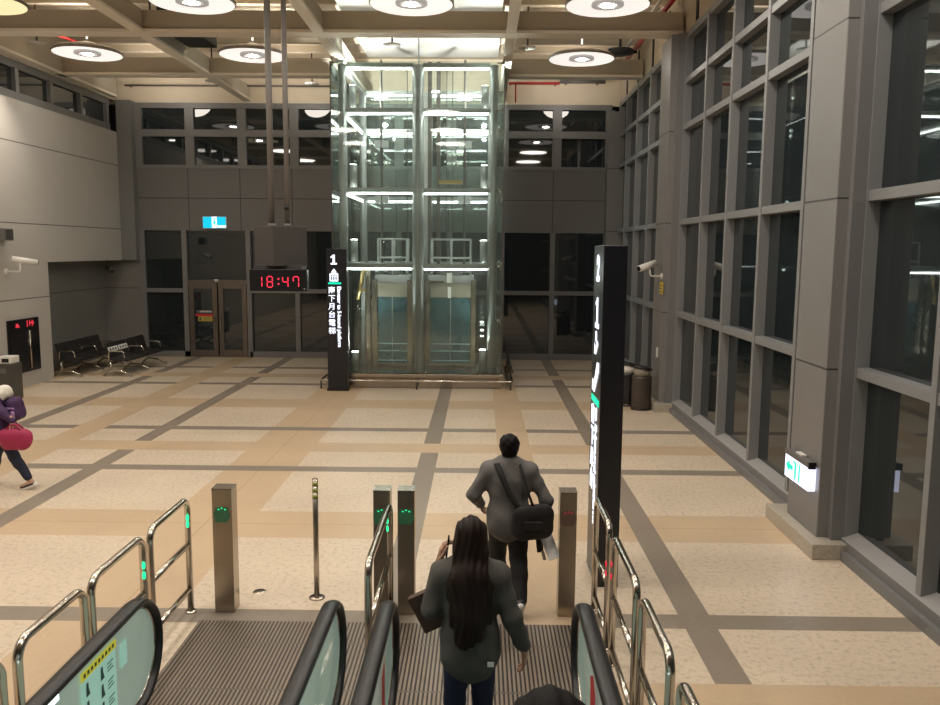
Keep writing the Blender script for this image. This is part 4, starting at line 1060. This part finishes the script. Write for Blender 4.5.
def person(name, loc, rz, label, J, spec):
    """J joints in local metres; spec = clothing"""
    t = thing(name, loc, label, 'person', rz=rz)
    sh, hip = J['shz'], J['hipz']
    tw, td = spec.get('tw', .155), spec.get('td', 1.55)
    lean = J.get('lean', 0.)                       # forward offset of the shoulders
    fl = (1, td, 1)
    hc = J['head']; hr = spec.get('hr', 1.)
    def torso(e, k=.06):
        sy = lambda z: lean*(z-hip)/(sh-hip)
        return [cap((0, sy(hip), hip), (0, sy(hip+.17), hip+.17), tw*.98+e, tw*.84+e, k, fl), cap((0, sy(hip+.17), hip+.17), (0, sy(sh-.12), sh-.12), tw*.84+e, tw*1.03+e, k, fl),
                cap((0, sy(sh-.12), sh-.12), (0, sy(sh-.03), sh-.03), tw*1.03+e, tw*.78+e, k, fl),
                cap(J['shl'], J['shr'], .052+e, .052+e, k), cap((0, sy(sh-.02), sh-.02), (0, sy(sh)*1.0, sh+.035), .075+e*.6, .06+e*.4, k)]
    def arm(s, e, end=1.):
        a, b_, c_ = (np.array(J[k+s]) for k in ('sh', 'el', 'wr')); c2 = b_+(c_-b_)*end
        return [cap(a, b_, .049+e, .041+e, .04), cap(b_, c2, .041+e, .041+e-(.013)*end, .03)]
    def leg(s, e, kk=.05, end=1.):
        a, b_, c_ = (np.array(J[k+s]) for k in ('hp', 'kn', 'an')); c2 = b_+(c_-b_)*end
        return [cap(a, b_, .082+e, .058+e, kk), cap(b_, b_+(c2-b_)*.4, .058+e, .055+e, .03), cap(b_+(c2-b_)*.4, c2, .055+e, .040+e, .03)]
    neck = [cap((0, lean, sh), np.array(hc)+np.array((0, -.012, -.06)), .05, .05, .03)]
    foot = []
    for s in 'lr':
        a = np.array(J['an'+s]); fd = np.array(J.get('fd'+s, (0, 1, -.25)), float); fd /= np.linalg.norm(fd)
        foot += [cap(a+np.array((0, -.02, -.03)), a+fd*.14+np.array((0, 0, -.035)), .036, .030, .03)]
    body = torso(-.012)+arm('l', -.008)+arm('r', -.008)+leg('l', -.010)+leg('r', -.010)+neck+foot
    groups = [(body, .016), (head_prims(hc, hr)+[cap((0, lean, sh), np.array(hc)+np.array((0, -.012, -.06)), .05, .05, .03)], .007)]
    for s in 'lr': groups.append((hand_prims(J['wr'+s], J['hd'+s], J['hn'+s], J['ht'+s], J.get('cu'+s, .35), spec.get('hs', .95))+[cap(np.array(J['wr'+s])-.05*np.array(J['hd'+s]), J['wr'+s], .026, .021, .02)], .0045))
    bd = sdf_obj('body', 'skin', t, groups)
    face_parts(hc, hr, t)
    e = spec.get('loose', .014)
    hem = spec.get('hem', hip)
    top = torso(e)+arm('l', e-.002, spec.get('cuff', .93))+arm('r', e-.002, spec.get('cuff', .93))
    if hem < hip: top.append(cap((0, 0, hip), (0, -.01, hem), tw+e, tw*1.02+e, .06, fl))
    if spec.get('collar'): top.append(cap((0, lean-.01, sh+.02), (0, lean-.012, sh+.07), .062, .058, .02))
    sdf_obj(spec['topname'], spec['topmat'], t, [(top, .011, folds(.0045))])
    le = spec.get('legloose', .012)
    pants = [cap((0, 0, hip+.06), (0, 0, hip-.02), tw*.93+.006, tw*.98+.008, .05, fl)]+leg('l', le, .05, spec.get('legend', 1.))+leg('r', le, .05, spec.get('legend', 1.))
    sdf_obj(spec['legname'], spec['legmat'], t, [(pants, .012, folds(.004, 30.))])
    for s in 'lr':
        a = np.array(J['an'+s]); fd = np.array(J.get('fd'+s, (0, 1, -.25)), float); fd /= np.linalg.norm(fd)
        up = np.cross(np.array((1., 0, 0)), fd); 
        h0 = a-fd*.03-up*.045
        sho = [cap(h0, h0+fd*.17, .043, .036, .03), cap(h0+fd*.05+up*.02, a, .04, .045, .03)] if not spec.get('sandal') else [cap(h0+fd*.02, h0+fd*.17, .040, .034, .03, (1, 1, 1.6))]
        o = sdf_obj('shoe', spec.get('shoemat', 'shoe'), t, [(sho, .008)])
        if spec.get('sole', True):
            so = [cap(h0-up*.025-fd*.012, h0-up*.020+fd*.175, .036, .032, .01, (1, 1, 1))]
            sdf_obj('sole', 'sole', o, [(so, .008)])
    return t, bd

# the man: black bag across the back, papers in the right hand
Jm = dict(shz=1.325, hipz=.86, head=(.0, .045, 1.505), lean=.03, shl=(-.185, .025, 1.30), shr=(.185, .025, 1.295),
          ell=(-.315, .0, 1.07), wrl=(-.255, .19, .93), elr=(.335, .0, 1.03), wrr=(.315, .06, .80),
          hpl=(-.085, 0, .84), knl=(-.09, .20, .47), anl=(-.09, .30, .10), hpr=(.085, 0, .84), knr=(.095, .03, .46), anr=(.105, -.20, .17),
          fdl=(0, 1, -.05), fdr=(0, .72, -.70), hdl=(.2, .6, -.7), hnl=(1, 0, 0), htl=(0, .6, .6), hdr=(-.05, .25, -1), hnr=(-1, 0, 0), htr=(0, 1, 0), cur=.75, cul=.4)
man, _ = person('person', (.27, 7.14, 0), 0, 'man in grey shirt and black trousers walking away with bag and papers', Jm,
    dict(topname='grey_shirt', topmat='shirt', legname='black_trousers', legmat='trousers', tw=.165, hem=.83, collar=True, loose=.02, legloose=.022, hr=1.0))
hc = np.array(Jm['head'])
sdf_obj('short_black_hair', 'hairblack', man, [([ell(hc+np.array((0, -.018, .035)), (.090, .102, .088), .02), ell(hc+np.array((0, -.045, -.02)), (.078, .072, .075), .03),
    cap(hc+np.array((-.07, 0, .01)), hc+np.array((-.072, .0, -.02)), .02, .012, .02), cap(hc+np.array((.07, 0, .01)), hc+np.array((.072, .0, -.02)), .02, .012, .02),
    ell(hc+np.array((0, .12, -.01)), (.075, .06, .075), .02, 'd')], .007, lambda X, Y, Z: .004*np.sin(90*X+20*Z)*np.sin(80*Z+30*Y))])
sb = MB()
def strap_path(pts, w_, th): return MB().sweep(pts, [(-w_/2, -th/2), (w_/2, -th/2), (w_/2, th/2), (-w_/2, th/2)])
# bag with a strap over the left shoulder: a thing of its own
bag = thing('shoulder_bag', (.27, 7.14, 0), 'black shoulder bag slung on the right hip of the man', 'bag')
sdf_obj('bag_body', 'bagcloth', bag, [([cap((.13, -.16, .93), (.30, -.10, .93), .10, .10, .05, (1, 2.1, 1)), cap((.12, -.16, .80), (.30, -.10, .80), .095, .095, .05, (1, 2.1, 1))], .01)])
MB().sweep([(-.115, .10, 1.37), (-.12, .02, 1.388), (-.11, -.06, 1.362), (-.06, -.118, 1.26), (.0, -.150, 1.12), (.07, -.163, 1.02), (.14, -.168, .95)], [(-.026, -.004), (.026, -.004), (.026, .004), (-.026, .004)], side=(1, 0, .45)).build('strap', 'strap', bag)
MB().sweep([(.085, .10, 1.372), (.085, .02, 1.390), (.095, -.06, 1.362), (.13, -.115, 1.26), (.17, -.150, 1.12), (.22, -.150, .99)], [(-.012, -.004), (.012, -.004), (.012, .004), (-.012, .004)], side=(1, 0, .2)).build('strap', 'strap', bag)
MB().box(.13, .29, -.225, -.205, .82, .90, .01).build('front_pocket', 'bagcloth', bag)
pp = thing('rolled_papers', (.27+.335, 7.14+.075, .70), 'white folded papers held low by the man', 'papers')
mtx = Matrix.Rotation(math.radians(-24), 4, 'Y') @ Matrix.Rotation(-.75, 4, 'X')
mb = MB()
for k in range(3): mb.box(-.055+.008*k, .055-.006*k, -.02+.010*k, -.012+.010*k, -.27+.02*k, .06, .002, mtx=mtx)
mb.build('paper_sheets', 'paper', pp)
MB().box(-.09, -.03, -.03, -.005, -.17, .02, .004, mtx=Matrix.Rotation(-.12, 4, 'Y')).build('dark_folder', 'strap', pp)
MB().box(-.075, -.045, -.034, -.028, -.24, -.15, .003, mtx=Matrix.Rotation(-.25, 4, 'Y')).build('loose_flap', 'paper', pp)

# the woman with long hair
Jw = dict(shz=1.335, hipz=.86, head=(.0, .05, 1.515), lean=.02, shl=(-.165, .015, 1.30), shr=(.165, .015, 1.295),
          ell=(-.235, .0, 1.08), wrl=(-.195, .10, 1.33), elr=(.25, -.03, 1.05), wrr=(.335, .04, .815),
          hpl=(-.08, 0, .84), knl=(-.095, .05, .47), anl=(-.10, -.02, .09), hpr=(.08, 0, .84), knr=(.08, .12, .47), anr=(.085, .13, .09),
          fdl=(0, 1, -.05), fdr=(0, 1, -.05), hdl=(.18, .10, 1), hnl=(1, .1, -.1), htl=(.5, -.8, 0), hdr=(.03, .15, -1), hnr=(-1, .15, 0), htr=(0, 1, 0), cur=.4, cul=.55)
woman, _ = person('person', (-.045, 4.76, 0), 0, 'woman with long dark hair in charcoal sweater and jeans holding a phone to her ear', Jw,
    dict(topname='charcoal_sweater', topmat='sweater', legname='blue_jeans', legmat='jeans', tw=.150, td=1.5, hem=.79, loose=.022, legloose=.008, hr=.98, hs=1.05, cuff=.88))
hc = np.array(Jw['head'])
hair = [ell(hc+np.array((0, -.012, .030)), (.098, .108, .108), .03), ell(hc+np.array((0, -.045, -.05)), (.100, .082, .10), .04),
        cap(hc+np.array((0, -.055, -.08)), (0, -.105, 1.26), .098, .115, .05, (1, 1.7, 1)), cap((0, -.105, 1.26), (-.01, -.135, 1.08), .115, .095, .05, (1, 2.1, 1)), cap((-.01, -.135, 1.08), (-.02, -.142, .93), .095, .045, .05, (1, 2.4, 1)),
        cap((-.10, -.08, 1.28), (-.13, -.04, 1.16), .04, .022, .04), cap((.09, -.10, 1.26), (.11, -.115, 1.05), .038, .016, .04), cap((-.07, -.13, 1.1), (-.08, -.14, .92), .035, .012, .03), cap((.05, -.13, 1.1), (.06, -.14, .95), .035, .012, .03),
        ell(hc+np.array((0, .135, -.03)), (.07, .075, .10), .02, 'd')]
sdf_obj('long_hair', 'hairbrown', woman, [(hair, .007, hairwave(.005))])
o = MB().box(.105, .145, -.128, -.120, .775, .805, .002).build('white_label', 'paper', woman); tag(o, 'small white label near the hem')
ph = thing('mobile_phone', (-.045-.145, 4.76+.085, 1.435), 'dark mobile phone held at the ear of the woman', 'phone')
R_ = Matrix.Rotation(.12, 4, 'Y') @ Matrix.Rotation(-.25, 4, 'X')
MB().box(-.005, .005, -.036, .036, -.07, .075, .004, mtx=R_).build('case', 'black', ph); MB().box(.005, .0065, -.032, .032, -.06, .065, mtx=R_).build('screen', 'black', ph)
bg = thing('brown_folder', (-.045-.245, 4.76+.12, 1.02), 'brown leather folder tucked under the left arm of the woman', 'folder')
R_ = Matrix.Rotation(-.45, 4, 'Y')
MB().box(-.10, .12, -.03, .03, -.12, .13, .01, mtx=R_).build('folder_body', 'brownbag', bg)
MB().box(-.10, .12, -.034, -.028, .05, .13, .004, mtx=R_).build('flap', 'brownbag', bg)

# the person in front on the escalator: only the hair shows
Jf = dict(shz=1.28, hipz=.82, head=(.0, .05, 1.455), lean=.02, shl=(-.175, .015, 1.25), shr=(.175, .015, 1.25),
          ell=(-.235, .0, 1.0), wrl=(-.22, .10, .80), elr=(.235, .0, 1.0), wrr=(.22, .10, .80),
          hpl=(-.08, 0, .80), knl=(-.09, .04, .44), anl=(-.09, 0, .09), hpr=(.08, 0, .80), knr=(.09, .04, .44), anr=(.09, 0, .09),
          fdl=(0, 1, -.05), fdr=(0, 1, -.05), hdl=(0, .25, -1), hnl=(1, 0, 0), htl=(0, 1, 0), hdr=(0, .25, -1), hnr=(-1, 0, 0), htr=(0, 1, 0))
front, _ = person('person', (.17, 1.74, .693), 0, 'black-haired person at the bottom edge, only the crown of the head showing', Jf,
    dict(topname='black_jacket', topmat='jacket', legname='black_trousers', legmat='trousers', hem=.74, loose=.03, hr=1.))
front.scale = (.965, .965, .965)
hc = np.array(Jf['head'])
sdf_obj('black_hair', 'hairblack', front, [([ell(hc+np.array((0, -.01, .032)), (.110, .115, .118), .03), ell(hc+np.array((0, -.04, -.05)), (.105, .085, .09), .04), ell(hc+np.array((0, .13, -.04)), (.075, .07, .09), .02, 'd')], .007, hairwave(.003))])

# the traveller leaving at the left edge, pink holdall in hand
Jt = dict(shz=1.27, hipz=.82, head=(.0, .22, 1.42), lean=.12, shl=(-.165, .05, 1.23), shr=(.165, .05, 1.23),
          ell=(-.23, -.09, 1.08), wrl=(-.24, -.22, .97), elr=(.23, .06, 1.0), wrr=(.21, .22, .86),
          hpl=(-.075, 0, .79), knl=(-.08, -.12, .46), anl=(-.08, -.33, .12), hpr=(.075, 0, .79), knr=(.08, .22, .45), anr=(.08, .26, .09),
          fdl=(0, .9, -.35), fdr=(0, 1, -.05), hdl=(0, -.35, -1), hnl=(.3, .9, 0), htl=(0, 1, -.2), hdr=(0, .5, -.8), hnr=(-1, 0, 0), htr=(0, .6, .6), cul=.8)
trav, _ = person('person', (-6.37, 10.75, 0), PI/2, 'traveller at the left edge striding off with purple pack and pink holdall', Jt,
    dict(topname='navy_jacket', topmat='purple', legname='dark_jeans', legmat='jeansdark', hem=.76, tw=.145, loose=.02, legloose=.012, legend=.85, sandal=True, shoemat='shoe'))
hc = np.array(Jt['head'])
sdf_obj('black_hair', 'hairblack', trav, [([ell(hc+np.array((0, -.012, .03)), (.092, .105, .10), .03), ell(hc+np.array((0, -.05, -.05)), (.085, .07, .10), .04), ell(hc+np.array((0, .13, -.03)), (.07, .07, .09), .02, 'd')], .009, hairwave(.003))])
sdf_obj('white_hood', 'hood', trav, [([ell((0, .01, 1.31), (.14, .10, .10), .04), ell((-.09, .04, 1.27), (.09, .09, .08), .04), ell((.09, .04, 1.27), (.09, .09, .08), .04)], .01, folds(.004, 60))])
bp = thing('backpack', (-6.41, 10.75, 0), 'purple backpack on the traveller at the left edge', 'backpack', rz=PI/2)
sdf_obj('pack_body', 'purple', bp, [([cap((-.05, -.17, 1.16), (.05, -.17, 1.16), .085, .085, .09), cap((-.07, -.185, 1.02), (.07, -.185, 1.02), .09, .09, .09)], .01, folds(.004, 40))])
for z in (1.02, 1.12): MB().box(-.165, -.15, -.25, -.12, z-.012, z+.012, .003).build('trim_band', 'lilac', bp)
sdf_obj('side_pocket', 'lilac', bp, [([cap((-.15, -.22, .92), (-.15, -.22, 1.06), .03, .026, .02)], .008)])
hb = thing('holdall_bag', (-6.27, 10.75, 0), 'bright pink holdall carried by the traveller at the left edge', 'bag', rz=PI/2)
sdf_obj('bag_body', 'pink', hb, [([cap((-.26, -.27, .77), (-.26, -.06, .77), .115, .115, .06, (1.4, 1, 1)), cap((-.26, -.25, .70), (-.26, -.08, .70), .115, .115, .06, (1.4, 1, 1))], .012, folds(.006, 22))])
for x in (-.30, -.22): MB().tube(fillet([(x, -.26, .86), (x+.02*(-1 if x > -.25 else 1), -.20, .93), (x+.02*(-1 if x > -.25 else 1), -.12, .93), (x, -.06, .86)], .03), .011).build('handle', 'pink', hb)

# ------------------------------------------------------------------ lights of lamps outside the view, plus added fill
def area(loc, size, e, col=(1, .91, .81)):
    l = bpy.data.lights.new('hall_lamp_and_fill', 'AREA'); l.shape = 'DISK'; l.size = size; l.energy = e; l.color = col
    o = bpy.data.objects.new('hall_lamp_and_fill', l); COL.objects.link(o); o.location = loc
    return o
for x in (-8.9, -5.15, -1.3, 2.3):
    for y in (11.3, 7.4, 3.5): area((x, y, 7.6), 1.2, 68)
# point glow, unused; below it, added upward fill for the ceiling
def point(loc, e, col, r=.03):
    l = bpy.data.lights.new('glow', 'POINT'); l.energy = e; l.color = col; l.shadow_soft_size = r
    o = bpy.data.objects.new('glow', l); COL.objects.link(o); o.location = loc; return o
for x in (-8.9, -5.15, -1.3, 2.3):
    for y in (3.5, 7.4, 11.3, 15.15, 19.1):
        if x == -1.3 and y > 19: continue
        o = area((x, y, 7.88), 1.2, 30 if y > 19 else 13); o.rotation_euler = (PI, 0, 0)  # upward fill added above each lamp to brighten the ceiling
for x in (-8.9, -5.15, 2.3):
    o = area((x, 22.6, 7.6), .8, 16); o.rotation_euler = (PI*.72, 0, 0)  # fill without a fixture, added to brighten the back fascia
# wash lamps over the left wall, warm white
def spot(loc, tgt, e, ang, col=(1, .9, .78), blend=.6, r=.06):
    l = bpy.data.lights.new('spot_light', 'SPOT'); l.energy = e; l.spot_size = ang; l.spot_blend = blend; l.color = col; l.shadow_soft_size = r
    o = bpy.data.objects.new('spot_light', l); COL.objects.link(o); o.location = loc
    o.rotation_euler = (Vector(tgt)-Vector(loc)).to_track_quat('-Z', 'Y').to_euler(); return o
spot((-9.6, 17.8, 7.4), (-10.6, 18.0, 4.2), 260, 1.5, blend=1.)
# up-lights of the shaft, plus spots added to brighten the back fascia
for x in (-3.02, .06):
    for z, h in ((.34, .5), (2.95, .55), (4.70, .55), (6.50, .55)):
        spot((x, 19.65, z+h+.03), (x+(-.10 if x < -1 else .10), 19.5, z+h+2), 420 if z > 6 else 120, 2.1 if z < 6 else 2.6, (.97, 1, .94))
        if z > 6: spot((x, 19.75, z+h+.03), (x*.8-.3, 24.4, 8.0), 380, 1.5, (.97, 1, .94))

w_ = bpy.data.worlds.new('night'); sc.world = w_; w_.use_nodes = True
bg_ = w_.node_tree.nodes['Background']; bg_.inputs[0].default_value = (.5, .42, .34, 1); bg_.inputs[1].default_value = .05

# ------------------------------------------------------------------ camera
cam = bpy.data.cameras.new('camera'); co = bpy.data.objects.new('camera', cam); COL.objects.link(co)
cam.sensor_fit = 'HORIZONTAL'; cam.sensor_width = 36; cam.lens = 820/940*36; cam.clip_start = .05; cam.clip_end = 200
MM = ((0.9998836200782912, 0.009050041524796212, -0.012281817761670234), (0.01330986559283106, -0.12402374756956214, 0.9921899805564971), (0.007456123458754293, -0.9922379789078833, -0.12412976853183456))
R3 = Matrix(((MM[0][0], -MM[0][1], -MM[0][2]), (MM[1][0], -MM[1][1], -MM[1][2]), (MM[2][0], -MM[2][1], -MM[2][2])))
co.matrix_world = Matrix.Translation((0, 0, 3.25)) @ R3.to_4x4()
sc.camera = co
sc.view_settings.view_transform = 'Standard'; sc.view_settings.look = 'None'; sc.view_settings.exposure = 0.3
sc.cycles.use_denoising = True
sc.cycles.max_bounces = 8; sc.cycles.transparent_max_bounces = 24; sc.cycles.sample_clamp_indirect = 4.0
sc.cycles.caustics_reflective = False; sc.cycles.caustics_refractive = False
